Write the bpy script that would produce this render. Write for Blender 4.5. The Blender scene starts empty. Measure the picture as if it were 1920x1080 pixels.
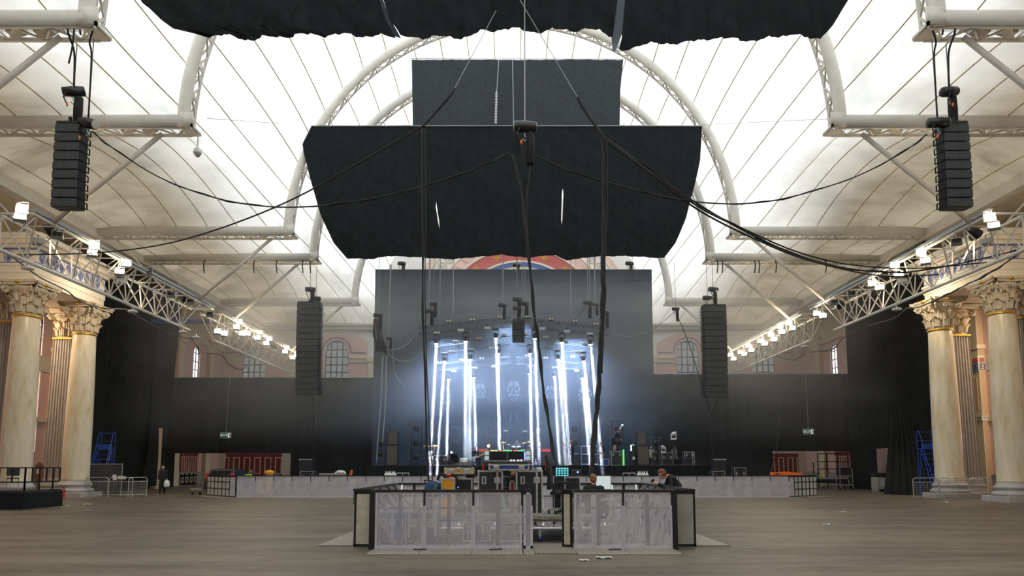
import bpy, math, random
from math import sin, cos, pi, radians, sqrt, atan2
from mathutils import Vector, Matrix, Euler
random.seed(7)
SC = bpy.context.scene
COL = SC.collection
# ---------------------------------------------------------------- camera
TILT = radians(6.16); FPX = 1300.0; EYE = 1.66
cam = bpy.data.cameras.new('camera'); camo = bpy.data.objects.new('camera', cam); COL.objects.link(camo)
camo.location = (0, 0, EYE); camo.rotation_euler = (pi/2 + TILT, 0, 0)
cam.sensor_width = 36; cam.lens = 36*FPX/1920; cam.shift_y = 195/1920; cam.clip_end = 500; cam.clip_start = .1
SC.camera = camo
# ---------------------------------------------------------------- world (bright overcast sky over the fabric roof)
W = bpy.data.worlds.new('sky'); SC.world = W; W.use_nodes = True
bg = W.node_tree.nodes['Background']; bg.inputs[0].default_value = (.92, .97, 1.0, 1); bg.inputs[1].default_value = 2.9
# ---------------------------------------------------------------- view
SC.view_settings.view_transform = 'Standard'; SC.view_settings.look = 'None'
SC.view_settings.exposure = 0.16; SC.view_settings.gamma = 1; SC.view_settings.use_curve_mapping = False
SC.cycles.use_denoising = True; SC.cycles.max_bounces = 9; SC.cycles.diffuse_bounces = 5; SC.cycles.glossy_bounces = 3
SC.cycles.transparent_max_bounces = 14; SC.cycles.volume_bounces = 1; SC.cycles.sample_clamp_indirect = 6
# sun through the haze above the roof
sun = bpy.data.lights.new('sun', 'SUN'); suno = bpy.data.objects.new('sun', sun); COL.objects.link(suno)
sun.energy = 1.2; sun.angle = radians(20); sun.color = (1, .97, .92); suno.rotation_euler = (radians(14), radians(8), 0)

def at(px, py, Y):                      # a point of the hall at depth Y seen through image point px, py
    a = (px-960)/FPX; b = (735-py)/FPX
    dy = cos(TILT)-b*sin(TILT); k = Y/dy
    return Vector((a*k, Y, EYE+(sin(TILT)+b*cos(TILT))*k))

# ---------------------------------------------------------------- mesh builder
class MB:
    def __init__(s): s.v = []; s.f = []; s.mi = []; s.cur = 0
    def add(s, vs, fs):
        n = len(s.v); s.v += [tuple(p) for p in vs]
        s.f += [tuple(i+n for i in f) for f in fs]; s.mi += [s.cur]*len(fs); return s
    def box(s, x0, x1, y0, y1, z0, z1):
        return s.add([(x0,y0,z0),(x1,y0,z0),(x1,y1,z0),(x0,y1,z0),(x0,y0,z1),(x1,y0,z1),(x1,y1,z1),(x0,y1,z1)],
              [(3,2,1,0),(4,5,6,7),(0,1,5,4),(1,2,6,5),(2,3,7,6),(3,0,4,7)])
    def obox(s, c, sz, M):
        c = Vector(c); hx, hy, hz = sz[0]/2, sz[1]/2, sz[2]/2
        ps = [c + M @ Vector(p) for p in [(-hx,-hy,-hz),(hx,-hy,-hz),(hx,hy,-hz),(-hx,hy,-hz),(-hx,-hy,hz),(hx,-hy,hz),(hx,hy,hz),(-hx,hy,hz)]]
        return s.add(ps, [(3,2,1,0),(4,5,6,7),(0,1,5,4),(1,2,6,5),(2,3,7,6),(3,0,4,7)])
    def bbox(s, x0, x1, y0, y1, z0, z1, b=.02):      # box with chamfered upright and top edges
        out = [(x0+b,y0),(x1-b,y0),(x1,y0+b),(x1,y1-b),(x1-b,y1),(x0+b,y1),(x0,y1-b),(x0,y0+b)]
        cx, cy = (x0+x1)/2, (y0+y1)/2
        def ins(p): return (p[0]+(b if p[0]<cx else -b), p[1]+(b if p[1]<cy else -b))
        vs = [(p[0],p[1],z0) for p in out]+[(p[0],p[1],z1-b) for p in out]+[ins(p)+(z1,) for p in out]
        fs = [tuple(range(7,-1,-1)), tuple(range(16,24))]
        for k in (0, 8):
            for i in range(8): j = (i+1) % 8; fs.append((k+i,k+j,k+8+j,k+8+i))
        return s.add(vs, fs)
    def bar(s, p, q, w, h=None):
        p = Vector(p); q = Vector(q); d = q-p; L = d.length
        if L < 1e-6: return s
        return s.obox((p+q)/2, (w, h or w, L), d.to_track_quat('Z', 'Y').to_matrix())
    def tube(s, pts, r, n=6, caps=True):
        pts = [Vector(p) for p in pts]; m = len(pts)
        rr = r if isinstance(r, (list, tuple)) else [r]*m
        vs = []; up = None
        for i, p in enumerate(pts):
            d = (pts[min(i+1,m-1)]-pts[max(i-1,0)])
            if d.length < 1e-9: d = Vector((0,0,1))
            d.normalize()
            if up is None: up = Vector((0,0,1)) if abs(d.z) < .9 else Vector((0,1,0))
            x = up.cross(d)
            if x.length < 1e-4: x = Vector((1,0,0)).cross(d)
            x.normalize(); y = d.cross(x); up = y
            for k in range(n):
                a = 2*pi*k/n; vs.append(p + x*(rr[i]*cos(a)) + y*(rr[i]*sin(a)))
        fs = []
        for i in range(m-1):
            for k in range(n):
                k2 = (k+1) % n; fs.append((i*n+k, i*n+k2, (i+1)*n+k2, (i+1)*n+k))
        if caps: fs += [tuple(range(n-1,-1,-1)), tuple((m-1)*n+k for k in range(n))]
        return s.add(vs, fs)
    def lathe(s, prof, n=20, c=(0,0,0), M=None, flute=None):
        vs = []; m = len(prof); c = Vector(c)
        for (r, z) in prof:
            for k in range(n):
                a = 2*pi*k/n; q = r*(flute(a) if flute else 1)
                p = Vector((q*cos(a), q*sin(a), z)); vs.append(c + (M @ p if M else p))
        fs = []
        for i in range(m-1):
            for k in range(n):
                k2 = (k+1) % n; fs.append((i*n+k, i*n+k2, (i+1)*n+k2, (i+1)*n+k))
        fs += [tuple(range(n-1,-1,-1)), tuple((m-1)*n+k for k in range(n))]
        return s.add(vs, fs)
    def ell(s, c, rx, ry, rz, n=12, m=8, M=None):
        vs = []; c = Vector(c)
        for i in range(m+1):
            t = -pi/2 + pi*i/m
            for k in range(n):
                a = 2*pi*k/n; p = Vector((rx*cos(t)*cos(a), ry*cos(t)*sin(a), rz*sin(t))); vs.append(c + (M @ p if M else p))
        fs = [(i*n+k, i*n+(k+1)%n, (i+1)*n+(k+1)%n, (i+1)*n+k) for i in range(m) for k in range(n)]
        return s.add(vs, fs)
    def grid(s, fn, nu, nv):
        vs = [fn(u/nu, v/nv) for v in range(nv+1) for u in range(nu+1)]
        fs = [(v*(nu+1)+u, v*(nu+1)+u+1, (v+1)*(nu+1)+u+1, (v+1)*(nu+1)+u) for v in range(nv) for u in range(nu)]
        return s.add(vs, fs)
    def prism(s, out, fn0, fn1):        # outline of 2-D points given depth by two functions
        n = len(out); vs = [fn0(*p) for p in out]+[fn1(*p) for p in out]
        fs = [tuple(range(n-1,-1,-1)), tuple(range(n,2*n))]+[(i,(i+1)%n,n+(i+1)%n,n+i) for i in range(n)]
        return s.add(vs, fs)
    def xz(s, out, y0, y1): return s.prism(out, lambda x,z:(x,y0,z), lambda x,z:(x,y1,z))
    def yz(s, out, x0, x1): return s.prism(out, lambda y,z:(x0,y,z), lambda y,z:(x1,y,z))
    def xy(s, out, z0, z1): return s.prism(out, lambda x,y:(x,y,z0), lambda x,y:(x,y,z1))
    def ring(s, cx, cz, r0, r1, y0, y1, a0=0, a1=pi, n=48):      # flat ring sector facing -y
        vs = []; fs = []
        for i in range(n+1):
            a = a0+(a1-a0)*i/n
            for (r, y) in ((r0,y0),(r1,y0),(r1,y1),(r0,y1)): vs.append((cx+r*cos(a), y, cz+r*sin(a)))
        for i in range(n):
            for k in range(4): k2 = (k+1) % 4; fs.append((i*4+k, i*4+k2, (i+1)*4+k2, (i+1)*4+k))
        fs += [(0,1,2,3), tuple(n*4+k for k in (3,2,1,0))]
        return s.add(vs, fs)
    def build(s, name, mat, parent=None, smooth=False, world=False, label=None, cat=None, group=None, kind=None):
        vs = [Vector(p) for p in s.v]; loc = Vector((0,0,0))
        if parent is not None and world: vs = [p - parent.location for p in vs]
        if parent is None and vs:
            xs = [p.x for p in vs]; ys = [p.y for p in vs]
            loc = Vector(((min(xs)+max(xs))/2, (min(ys)+max(ys))/2, min(p.z for p in vs))); vs = [p-loc for p in vs]
        me = bpy.data.meshes.new(name); me.from_pydata([tuple(p) for p in vs], [], s.f)
        mats = mat if isinstance(mat, (list, tuple)) else [mat]
        for m in mats: me.materials.append(m)
        if len(mats) > 1: me.polygons.foreach_set('material_index', s.mi)
        if smooth: me.polygons.foreach_set('use_smooth', [True]*len(me.polygons))
        me.update()
        o = bpy.data.objects.new(name, me); COL.objects.link(o); o.location = loc
        if parent is not None: o.parent = parent
        tag(o, label, cat, group, kind); return o

def tag(o, label=None, cat=None, group=None, kind=None):
    if label: o['label'] = label
    if cat: o['category'] = cat
    if group: o['group'] = group
    if kind: o['kind'] = kind
    return o
def T(name, label, cat, loc=(0,0,0), rz=0, group=None):
    o = bpy.data.objects.new(name, None); COL.objects.link(o); o.location = loc; o.rotation_euler = (0,0,rz)
    o.empty_display_size = .2
    return tag(o, label, cat, group)
def dup(o, loc=None, rz=None, label=None, parent=None):
    c = o.copy(); COL.objects.link(c)
    if parent is not None: c.parent = parent
    for ch in list(o.children): dup(ch, parent=c)
    if loc is not None: c.location = loc
    if rz is not None: c.rotation_euler = (0,0,rz)
    if label: c['label'] = label
    return c
ORD = ['first','second','third','fourth','fifth','sixth','seventh','eighth','ninth','tenth','eleventh','twelfth','thirteenth','fourteenth','fifteenth','sixteenth','seventeenth','eighteenth','nineteenth','twentieth',
 'twenty-first','twenty-second','twenty-third','twenty-fourth','twenty-fifth','twenty-sixth','twenty-seventh','twenty-eighth','twenty-ninth','thirtieth','thirty-first','thirty-second']
def catmull(P, n=8):
    P = [Vector(p) for p in P]; out = []
    for i in range(len(P)-1):
        a, b, c, d = P[max(i-1,0)], P[i], P[i+1], P[min(i+2,len(P)-1)]
        for k in range(n):
            t = k/n
            out.append(.5*((2*b)+(c-a)*t+(2*a-5*b+4*c-d)*t*t+(3*b-a-3*c+d)*t**3))
    out.append(P[-1]); return out
def wob(x, s=0): return sin(x*1.7+s)*.5+sin(x*3.9+1.3+s*2)*.3+sin(x*8.3+.4+s)*.2

# ---------------------------------------------------------------- materials
def M(name, col, rough=.6, metal=0, var=0, vscale=4, stretch=None, bump=0, bscale=40, spec=.5, col2=None, emit=None, estr=0):
    m = bpy.data.materials.new(name); m.use_nodes = True; nt = m.node_tree; b = nt.nodes['Principled BSDF']
    b.inputs['Base Color'].default_value = (*col, 1); b.inputs['Roughness'].default_value = rough; b.inputs['Metallic'].default_value = metal
    b.inputs['Specular IOR Level'].default_value = spec
    if emit: b.inputs['Emission Color'].default_value = (*emit, 1); b.inputs['Emission Strength'].default_value = estr
    if var or col2 or bump:
        tc = nt.nodes.new('ShaderNodeTexCoord'); mp = nt.nodes.new('ShaderNodeMapping')
        nt.links.new(tc.outputs['Object'], mp.inputs[0]); mp.inputs['Scale'].default_value = stretch or (1,1,1)
    if var or col2:
        nz = nt.nodes.new('ShaderNodeTexNoise'); nz.inputs['Scale'].default_value = vscale; nz.inputs['Detail'].default_value = 6; nz.inputs['Roughness'].default_value = .65
        nt.links.new(mp.outputs[0], nz.inputs['Vector'])
        rp = nt.nodes.new('ShaderNodeValToRGB'); rp.color_ramp.elements[0].position = .3; rp.color_ramp.elements[1].position = .7
        c2 = col2 or tuple(c*(1-var) for c in col); c1 = col if col2 else tuple(min(1,c*(1+var*.5)) for c in col)
        rp.color_ramp.elements[0].color = (*c2,1); rp.color_ramp.elements[1].color = (*c1,1)
        nt.links.new(nz.outputs[0], rp.inputs[0]); nt.links.new(rp.outputs[0], b.inputs['Base Color'])
    if bump:
        n2 = nt.nodes.new('ShaderNodeTexNoise'); n2.inputs['Scale'].default_value = bscale; n2.inputs['Detail'].default_value = 3
        nt.links.new(mp.outputs[0], n2.inputs['Vector'])
        bp = nt.nodes.new('ShaderNodeBump'); bp.inputs['Strength'].default_value = bump; bp.inputs['Distance'].default_value = .05
        nt.links.new(n2.outputs[0], bp.inputs['Height']); nt.links.new(bp.outputs[0], b.inputs['Normal'])
    return m
def E(name, col, s): return M(name, (.02,.02,.02), .5, emit=col, estr=s)
m_wirec = M('rigging_wire', (.30,.33,.34), .45, .3)
m_black = M('black_cloth', (.018,.0205,.023), .95, var=.3, vscale=2, bump=.15, bscale=25, spec=.1)
m_litfold = M('lit_fold_cloth', (.22,.26,.32), .9)  # black cloth edge lit from the side, its light put into the colour
m_bdrop = M('backdrop_cloth', (.030,.042,.054), .95, var=.2, vscale=1, spec=.1)
m_rig = M('dark_rigging', (.10,.105,.11), .45, .4)
m_black2 = M('grey_black_cloth', (.05,.058,.066), .9, var=.2, spec=.1)
m_drape = M('dark_drape_cloth', (.016,.017,.017), .95, var=.3, vscale=1.2, spec=.1)
m_blackm = M('black_metal', (.014,.015,.018), .36, .2, spec=.6)
m_dark = M('dark_plastic', (.02,.021,.024), .5)
m_rub = M('rubber', (.018,.018,.018), .8)
m_white = M('white_paint', (.70,.68,.62), .5, var=.12, vscale=1.5)
m_truss = M('truss_paint', (.66,.62,.55), .45, var=.1, vscale=3)
m_alu = M('aluminium', (.55,.56,.58), .35, .85, var=.15, vscale=8)
m_galv = M('galvanised', (.48,.50,.50), .45, .7, var=.25, vscale=12)
m_cream = M('cream_paint', (.80,.68,.48), .7, var=.08, vscale=.8)
m_cream2 = M('pale_cream_paint', (.76,.68,.55), .7, var=.08, vscale=.8)
m_tan = M('tan_paint', (.66,.47,.30), .7, var=.08)
m_pink = M('pink_paint', (.80,.55,.50), .75, var=.1, vscale=.7)
m_wallw = M('white_plaster', (.84,.83,.80), .8, var=.06, vscale=.5)
m_blue = M('blue_paint', (.08,.13,.36), .6)
m_redp = M('red_paint', (.26,.018,.016), .55, var=.2, vscale=1)
m_ored = M('ornament_red', (.50,.12,.11), .6)
m_grey = M('grey_stone', (.40,.385,.375), .6, var=.15, vscale=3)
m_flute = M('grey_fluted_stone', (.36,.33,.31), .6, var=.15, vscale=2)
m_cap = M('carved_stone', (.56,.48,.36), .7, var=.3, vscale=7, bump=.5, bscale=14)
m_gold = M('gold_leaf', (.60,.38,.07), .35, .7)
m_brown = M('brown_wood', (.22,.09,.05), .6)
m_skin = M('skin', (.60,.36,.27), .55, var=.08)
m_hair = M('brown_hair', (.13,.07,.035), .7, var=.4, vscale=40)
m_hair2 = M('fair_hair', (.26,.13,.06), .7, var=.4, vscale=40)
m_cblack = M('black_clothes', (.013,.013,.015), .9, var=.3, vscale=6, bump=.3, bscale=18)
m_ckhaki = M('khaki_clothes', (.30,.26,.19), .9, var=.2)
m_cgrey = M('grey_check_clothes', (.20,.21,.23), .9, var=.6, vscale=14)
m_cnavy = M('navy_cloth', (.02,.05,.15), .85, var=.3, vscale=6, bump=.3, bscale=15)
m_red = M('red_plastic', (.62,.03,.02), .4)
m_orange = M('orange_plastic', (.85,.17,.02), .5)
m_yel = M('yellow_laminate', (.80,.52,.02), .45, var=.1)
m_amber = M('amber_laminate', (.72,.33,.01), .45, var=.1)
m_lam = M('black_laminate', (.018,.019,.03), .35, var=.2)
m_bluel = M('blue_laminate', (.015,.05,.30), .35)
m_whitep = M('white_plastic', (.72,.73,.74), .4)
m_paper = M('paper', (.75,.75,.73), .8)
m_spk = M('speaker_grille', (.055,.060,.066), .6, bump=.4, bscale=120)
m_spk2 = M('brown_speaker_cloth', (.11,.095,.085), .8, var=.2)
m_chrome = M('chrome', (.7,.7,.72), .15, 1)
m_brass = M('cymbal_brass', (.62,.43,.16), .3, .9)
m_kit = M('red_sparkle', (.32,.02,.03), .3, .2, var=.4, vscale=60)
m_screen = M('screen_glass', (.006,.006,.01), .5, spec=.1)
m_skull = M('faded_print', (.30,.35,.40), .9, var=.5, vscale=9)
m_green = M('sign_green', (.01,.20,.13), .4)
m_tread = None
m_ladder = M('ladder_blue', (.02,.07,.36), .45)
m_glassd = M('dark_glass', (.015,.017,.015), .06)
m_bin = M('grey_plastic', (.30,.29,.27), .6)
m_lime = M('lime_green', (.32,.62,.03), .5)
m_sheet = M('dull_sheet_metal', (.66,.63,.53), .5, .45, var=.3, vscale=5)
m_steel = M('grey_panel', (.52,.55,.56), .5, 0, var=.15)

def mat_floor():
    m = bpy.data.materials.new('hall_floor'); m.use_nodes = True; nt = m.node_tree; b = nt.nodes['Principled BSDF']; N = nt.nodes.new; L = nt.links.new
    tc = N('ShaderNodeTexCoord'); mp = N('ShaderNodeMapping'); L(tc.outputs['Object'], mp.inputs[0]); mp.inputs['Scale'].default_value = (.14,.9,1)
    n1 = N('ShaderNodeTexNoise'); n1.inputs['Scale'].default_value = 1.6; n1.inputs['Detail'].default_value = 9; n1.inputs['Roughness'].default_value = .7; L(mp.outputs[0], n1.inputs['Vector'])
    r1 = N('ShaderNodeValToRGB'); e = r1.color_ramp.elements; e[0].position = .34; e[0].color = (.075,.063,.046,1); e[1].position = .68; e[1].color = (.26,.222,.168,1)
    L(n1.outputs[0], r1.inputs[0])
    mp2 = N('ShaderNodeMapping'); L(tc.outputs['Object'], mp2.inputs[0]); mp2.inputs['Scale'].default_value = (.9,6.5,1)
    n2 = N('ShaderNodeTexNoise'); n2.inputs['Scale'].default_value = 2.2; n2.inputs['Detail'].default_value = 8; n2.inputs['Roughness'].default_value = .75; L(mp2.outputs[0], n2.inputs['Vector'])
    r2 = N('ShaderNodeValToRGB'); e = r2.color_ramp.elements; e[0].position = .30; e[0].color = (.42,.40,.37,1); e[1].position = .62; e[1].color = (1,1,1,1); L(n2.outputs[0], r2.inputs[0])
    mx = N('ShaderNodeMix'); mx.data_type = 'RGBA'; mx.blend_type = 'MULTIPLY'; mx.inputs[0].default_value = 1; L(r1.outputs[0], mx.inputs[6]); L(r2.outputs[0], mx.inputs[7])
    # pale scuffs
    mp3 = N('ShaderNodeMapping'); L(tc.outputs['Object'], mp3.inputs[0]); mp3.inputs['Scale'].default_value = (.5,5,1); mp3.inputs['Location'].default_value = (7,3,0)
    n3 = N('ShaderNodeTexNoise'); n3.inputs['Scale'].default_value = 1.3; n3.inputs['Detail'].default_value = 10; n3.inputs['Roughness'].default_value = .8; L(mp3.outputs[0], n3.inputs['Vector'])
    r3 = N('ShaderNodeValToRGB'); e = r3.color_ramp.elements; e[0].position = .66; e[0].color = (0,0,0,1); e[1].position = .74; e[1].color = (.6,.6,.6,1); L(n3.outputs[0], r3.inputs[0])
    m2 = N('ShaderNodeMix'); m2.data_type = 'RGBA'; L(r3.outputs[0], m2.inputs[0]); L(mx.outputs[2], m2.inputs[6]); m2.inputs[7].default_value = (.36,.34,.31,1)
    n4 = N('ShaderNodeTexNoise'); n4.inputs['Scale'].default_value = 9; n4.inputs['Detail'].default_value = 8; n4.inputs['Roughness'].default_value = .8; L(mp2.outputs[0], n4.inputs['Vector'])
    r4 = N('ShaderNodeValToRGB'); e = r4.color_ramp.elements; e[0].position = .3; e[0].color = (.45,.43,.40,1); e[1].position = .7; e[1].color = (1.35,1.33,1.3,1); L(n4.outputs[0], r4.inputs[0])
    m4 = N('ShaderNodeMix'); m4.data_type = 'RGBA'; m4.blend_type = 'MULTIPLY'; m4.inputs[0].default_value = 1; L(m2.outputs[2], m4.inputs[6]); L(r4.outputs[0], m4.inputs[7])
    L(m4.outputs[2], b.inputs['Base Color']); b.inputs['Roughness'].default_value = .5; b.inputs['Specular IOR Level'].default_value = .35
    bp = N('ShaderNodeBump'); bp.inputs['Strength'].default_value = .4; bp.inputs['Distance'].default_value = .02; L(n2.outputs[0], bp.inputs['Height']); L(bp.outputs[0], b.inputs['Normal'])
    return m
def mat_fabric():
    m = bpy.data.materials.new('roof_fabric'); m.use_nodes = True; nt = m.node_tree; nt.nodes.clear(); N = nt.nodes.new; L = nt.links.new
    out = N('ShaderNodeOutputMaterial'); tr = N('ShaderNodeBsdfTranslucent'); df = N('ShaderNodeBsdfDiffuse'); mx = N('ShaderNodeMixShader')
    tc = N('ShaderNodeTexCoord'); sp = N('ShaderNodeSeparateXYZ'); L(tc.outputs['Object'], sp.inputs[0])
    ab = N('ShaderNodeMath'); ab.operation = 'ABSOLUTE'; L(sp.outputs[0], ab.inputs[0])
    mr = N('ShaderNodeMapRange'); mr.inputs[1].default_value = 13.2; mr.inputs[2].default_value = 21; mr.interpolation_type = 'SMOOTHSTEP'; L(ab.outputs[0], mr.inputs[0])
    n1 = N('ShaderNodeTexNoise'); n1.inputs['Scale'].default_value = .28; n1.inputs['Detail'].default_value = 6; n1.inputs['Roughness'].default_value = .65; L(tc.outputs['Object'], n1.inputs['Vector'])
    r1 = N('ShaderNodeValToRGB'); e = r1.color_ramp.elements; e[0].position = .34; e[0].color = (.60,.595,.575,1); e[1].position = .60; e[1].color = (.90,.905,.90,1); L(n1.outputs[0], r1.inputs[0])
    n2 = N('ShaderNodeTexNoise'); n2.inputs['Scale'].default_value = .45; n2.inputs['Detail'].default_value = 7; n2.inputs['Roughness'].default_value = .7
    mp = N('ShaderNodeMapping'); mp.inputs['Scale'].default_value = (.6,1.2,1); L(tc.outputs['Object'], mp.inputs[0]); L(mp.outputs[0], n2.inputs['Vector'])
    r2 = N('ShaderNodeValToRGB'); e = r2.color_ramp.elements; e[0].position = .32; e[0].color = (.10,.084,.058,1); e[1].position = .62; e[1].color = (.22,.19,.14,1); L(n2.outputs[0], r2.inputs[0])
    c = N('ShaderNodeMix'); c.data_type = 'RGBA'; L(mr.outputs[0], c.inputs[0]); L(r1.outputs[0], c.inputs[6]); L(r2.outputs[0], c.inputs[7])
    L(c.outputs[2], tr.inputs[0]); 
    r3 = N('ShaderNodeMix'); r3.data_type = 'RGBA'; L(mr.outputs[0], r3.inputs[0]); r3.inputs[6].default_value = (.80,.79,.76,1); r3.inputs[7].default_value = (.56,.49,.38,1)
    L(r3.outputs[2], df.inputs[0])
    mx.inputs[0].default_value = .5; L(tr.outputs[0], mx.inputs[1]); L(df.outputs[0], mx.inputs[2]); L(mx.outputs[0], out.inputs[0]); return m
def mat_marble():
    m = M('marble', (.6,.5,.3), .3); nt = m.node_tree; b = nt.nodes['Principled BSDF']; N = nt.nodes.new; L = nt.links.new
    tc = N('ShaderNodeTexCoord'); mp = N('ShaderNodeMapping'); mp.inputs['Scale'].default_value = (2.2,2.2,.5); mp.inputs['Rotation'].default_value = (.5,.5,0); L(tc.outputs['Object'], mp.inputs[0])
    n = N('ShaderNodeTexNoise'); n.inputs['Scale'].default_value = 1.5; n.inputs['Detail'].default_value = 9; n.inputs['Roughness'].default_value = .65; n.inputs['Distortion'].default_value = .5; L(mp.outputs[0], n.inputs['Vector'])
    r = N('ShaderNodeValToRGB'); e = r.color_ramp.elements; e[0].position = .3; e[0].color = (.54,.43,.25,1); e[1].position = .66; e[1].color = (.73,.68,.56,1)
    k = e.new(.45); k.color = (.66,.57,.40,1); L(n.outputs[0], r.inputs[0]); L(r.outputs[0], b.inputs['Base Color']); return m
def mat_mesh(name, col, alpha, rough=.45):       # finely perforated sheet: part of it is open holes
    m = bpy.data.materials.new(name); m.use_nodes = True; nt = m.node_tree; nt.nodes.clear(); N = nt.nodes.new; L = nt.links.new
    out = N('ShaderNodeOutputMaterial'); b = N('ShaderNodeBsdfPrincipled'); t = N('ShaderNodeBsdfTransparent'); mx = N('ShaderNodeMixShader')
    tc = N('ShaderNodeTexCoord'); n = N('ShaderNodeTexNoise'); n.inputs['Scale'].default_value = 2.5; n.inputs['Detail'].default_value = 6; L(tc.outputs['Object'], n.inputs['Vector'])
    r = N('ShaderNodeValToRGB'); e = r.color_ramp.elements; e[0].position = .3; e[0].color = (*[c*.8 for c in col],1); e[1].position = .7; e[1].color = (*[min(1,c*1.15) for c in col],1)
    L(n.outputs[0], r.inputs[0]); L(r.outputs[0], b.inputs['Base Color']); b.inputs['Roughness'].default_value = rough; b.inputs['Metallic'].default_value = .1
    mx.inputs[0].default_value = alpha; L(t.outputs[0], mx.inputs[1]); L(b.outputs[0], mx.inputs[2]); L(mx.outputs[0], out.inputs[0]); return m
def mat_glass(name, col, alpha):
    m = bpy.data.materials.new(name); m.use_nodes = True; nt = m.node_tree; nt.nodes.clear(); N = nt.nodes.new; L = nt.links.new
    out = N('ShaderNodeOutputMaterial'); tr = N('ShaderNodeBsdfTranslucent'); g = N('ShaderNodeBsdfGlossy'); mx = N('ShaderNodeMixShader')
    tr.inputs[0].default_value = (*col,1); g.inputs['Roughness'].default_value = .1; mx.inputs[0].default_value = alpha
    L(tr.outputs[0], mx.inputs[1]); L(g.outputs[0], mx.inputs[2]); L(mx.outputs[0], out.inputs[0]); return m
def mat_volume(name, dens, col=(1,1,1), noise=False, aniso=.2, cloud=.055):
    m = bpy.data.materials.new(name); m.use_nodes = True; nt = m.node_tree; nt.nodes.clear(); N = nt.nodes.new; L = nt.links.new
    out = N('ShaderNodeOutputMaterial'); v = N('ShaderNodeVolumeScatter'); v.inputs['Color'].default_value = (*col,1); v.inputs['Density'].default_value = dens; v.inputs['Anisotropy'].default_value = aniso
    if noise:                                 # drifting layers: thin near the floor, uneven above
        tc = N('ShaderNodeTexCoord'); sp = N('ShaderNodeSeparateXYZ'); L(tc.outputs['Object'], sp.inputs[0])
        mr = N('ShaderNodeMapRange'); mr.interpolation_type = 'SMOOTHSTEP'; mr.inputs[1].default_value = 2.5; mr.inputs[2].default_value = 7.5; mr.inputs[3].default_value = .08; L(sp.outputs[2], mr.inputs[0])
        nz = N('ShaderNodeTexNoise'); nz.inputs['Scale'].default_value = .16; nz.inputs['Detail'].default_value = 3; mp = N('ShaderNodeMapping'); mp.inputs['Scale'].default_value = (.6,1,1.6); L(tc.outputs['Object'], mp.inputs[0]); L(mp.outputs[0], nz.inputs['Vector'])
        r = N('ShaderNodeMapRange'); r.inputs[1].default_value = .35; r.inputs[2].default_value = .65; r.inputs[3].default_value = .35; r.inputs[4].default_value = 1.3; L(nz.outputs[0], r.inputs[0])
        m1 = N('ShaderNodeMath'); m1.operation = 'MULTIPLY'; L(mr.outputs[0], m1.inputs[0]); L(r.outputs[0], m1.inputs[1])
        m2 = N('ShaderNodeMath'); m2.operation = 'MULTIPLY'; m2.inputs[1].default_value = dens; L(m1.outputs[0], m2.inputs[0])
        # thick cloud drifting among the stage lights
        mc = N('ShaderNodeMapping'); mc.inputs['Location'].default_value = (0, .08, -.98); mc.inputs['Scale'].default_value = (1/9.5, 1/5.5, 1/6.6); L(tc.outputs['Object'], mc.inputs[0])
        ln = N('ShaderNodeVectorMath'); ln.operation = 'LENGTH'; L(mc.outputs[0], ln.inputs[0])
        fc = N('ShaderNodeMapRange'); fc.interpolation_type = 'SMOOTHSTEP'; fc.inputs[1].default_value = 1.0; fc.inputs[2].default_value = .15; fc.inputs[3].default_value = 0; fc.inputs[4].default_value = cloud; L(ln.outputs['Value'], fc.inputs[0])
        m3 = N('ShaderNodeMath'); m3.operation = 'MULTIPLY'; L(fc.outputs[0], m3.inputs[0]); L(r.outputs[0], m3.inputs[1])
        m4 = N('ShaderNodeMath'); m4.operation = 'ADD'; L(m2.outputs[0], m4.inputs[0]); L(m3.outputs[0], m4.inputs[1]); L(m4.outputs[0], v.inputs['Density'])
    L(v.outputs[0], out.inputs['Volume']); return m
BEAM_W = 65; WASH_W = 720
def mat_tread():                          # raised ribs pressed in the metal
    m = M('tread_plate', (.5,.45,.36), .45, .45); nt = m.node_tree; b = nt.nodes['Principled BSDF']; N = nt.nodes.new; L = nt.links.new
    tc = N('ShaderNodeTexCoord'); wv = N('ShaderNodeTexWave'); wv.inputs['Scale'].default_value = 6.5; wv.inputs['Distortion'].default_value = .6; L(tc.outputs['Object'], wv.inputs['Vector']); wv.wave_type = 'BANDS'; wv.bands_direction = 'X'
    r = N('ShaderNodeValToRGB'); e = r.color_ramp.elements; e[0].position = .2; e[0].color = (.20,.175,.14,1); e[1].position = .6; e[1].color = (.42,.38,.31,1); L(wv.outputs[0], r.inputs[0]); L(r.outputs[0], b.inputs['Base Color']); return m
m_tread = mat_tread()
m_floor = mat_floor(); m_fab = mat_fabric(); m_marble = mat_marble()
m_mesh = mat_mesh('perforated_sheet', (.84,.83,1.0), .27)
m_pframe = M('pale_sheet_frame', (.60,.60,.70), .45, .4, var=.15, vscale=8)
m_mesh2 = mat_mesh('perforated_sheet_far', (.72,.72,.77), .48)
m_wire = mat_mesh('wire_mesh', (.3,.3,.3), .3)
m_glassw = mat_glass('frosted_pane', (.95,.97,1), .1)
m_glassg = mat_glass('dusty_pane', (.075,.078,.066), .1)
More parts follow.
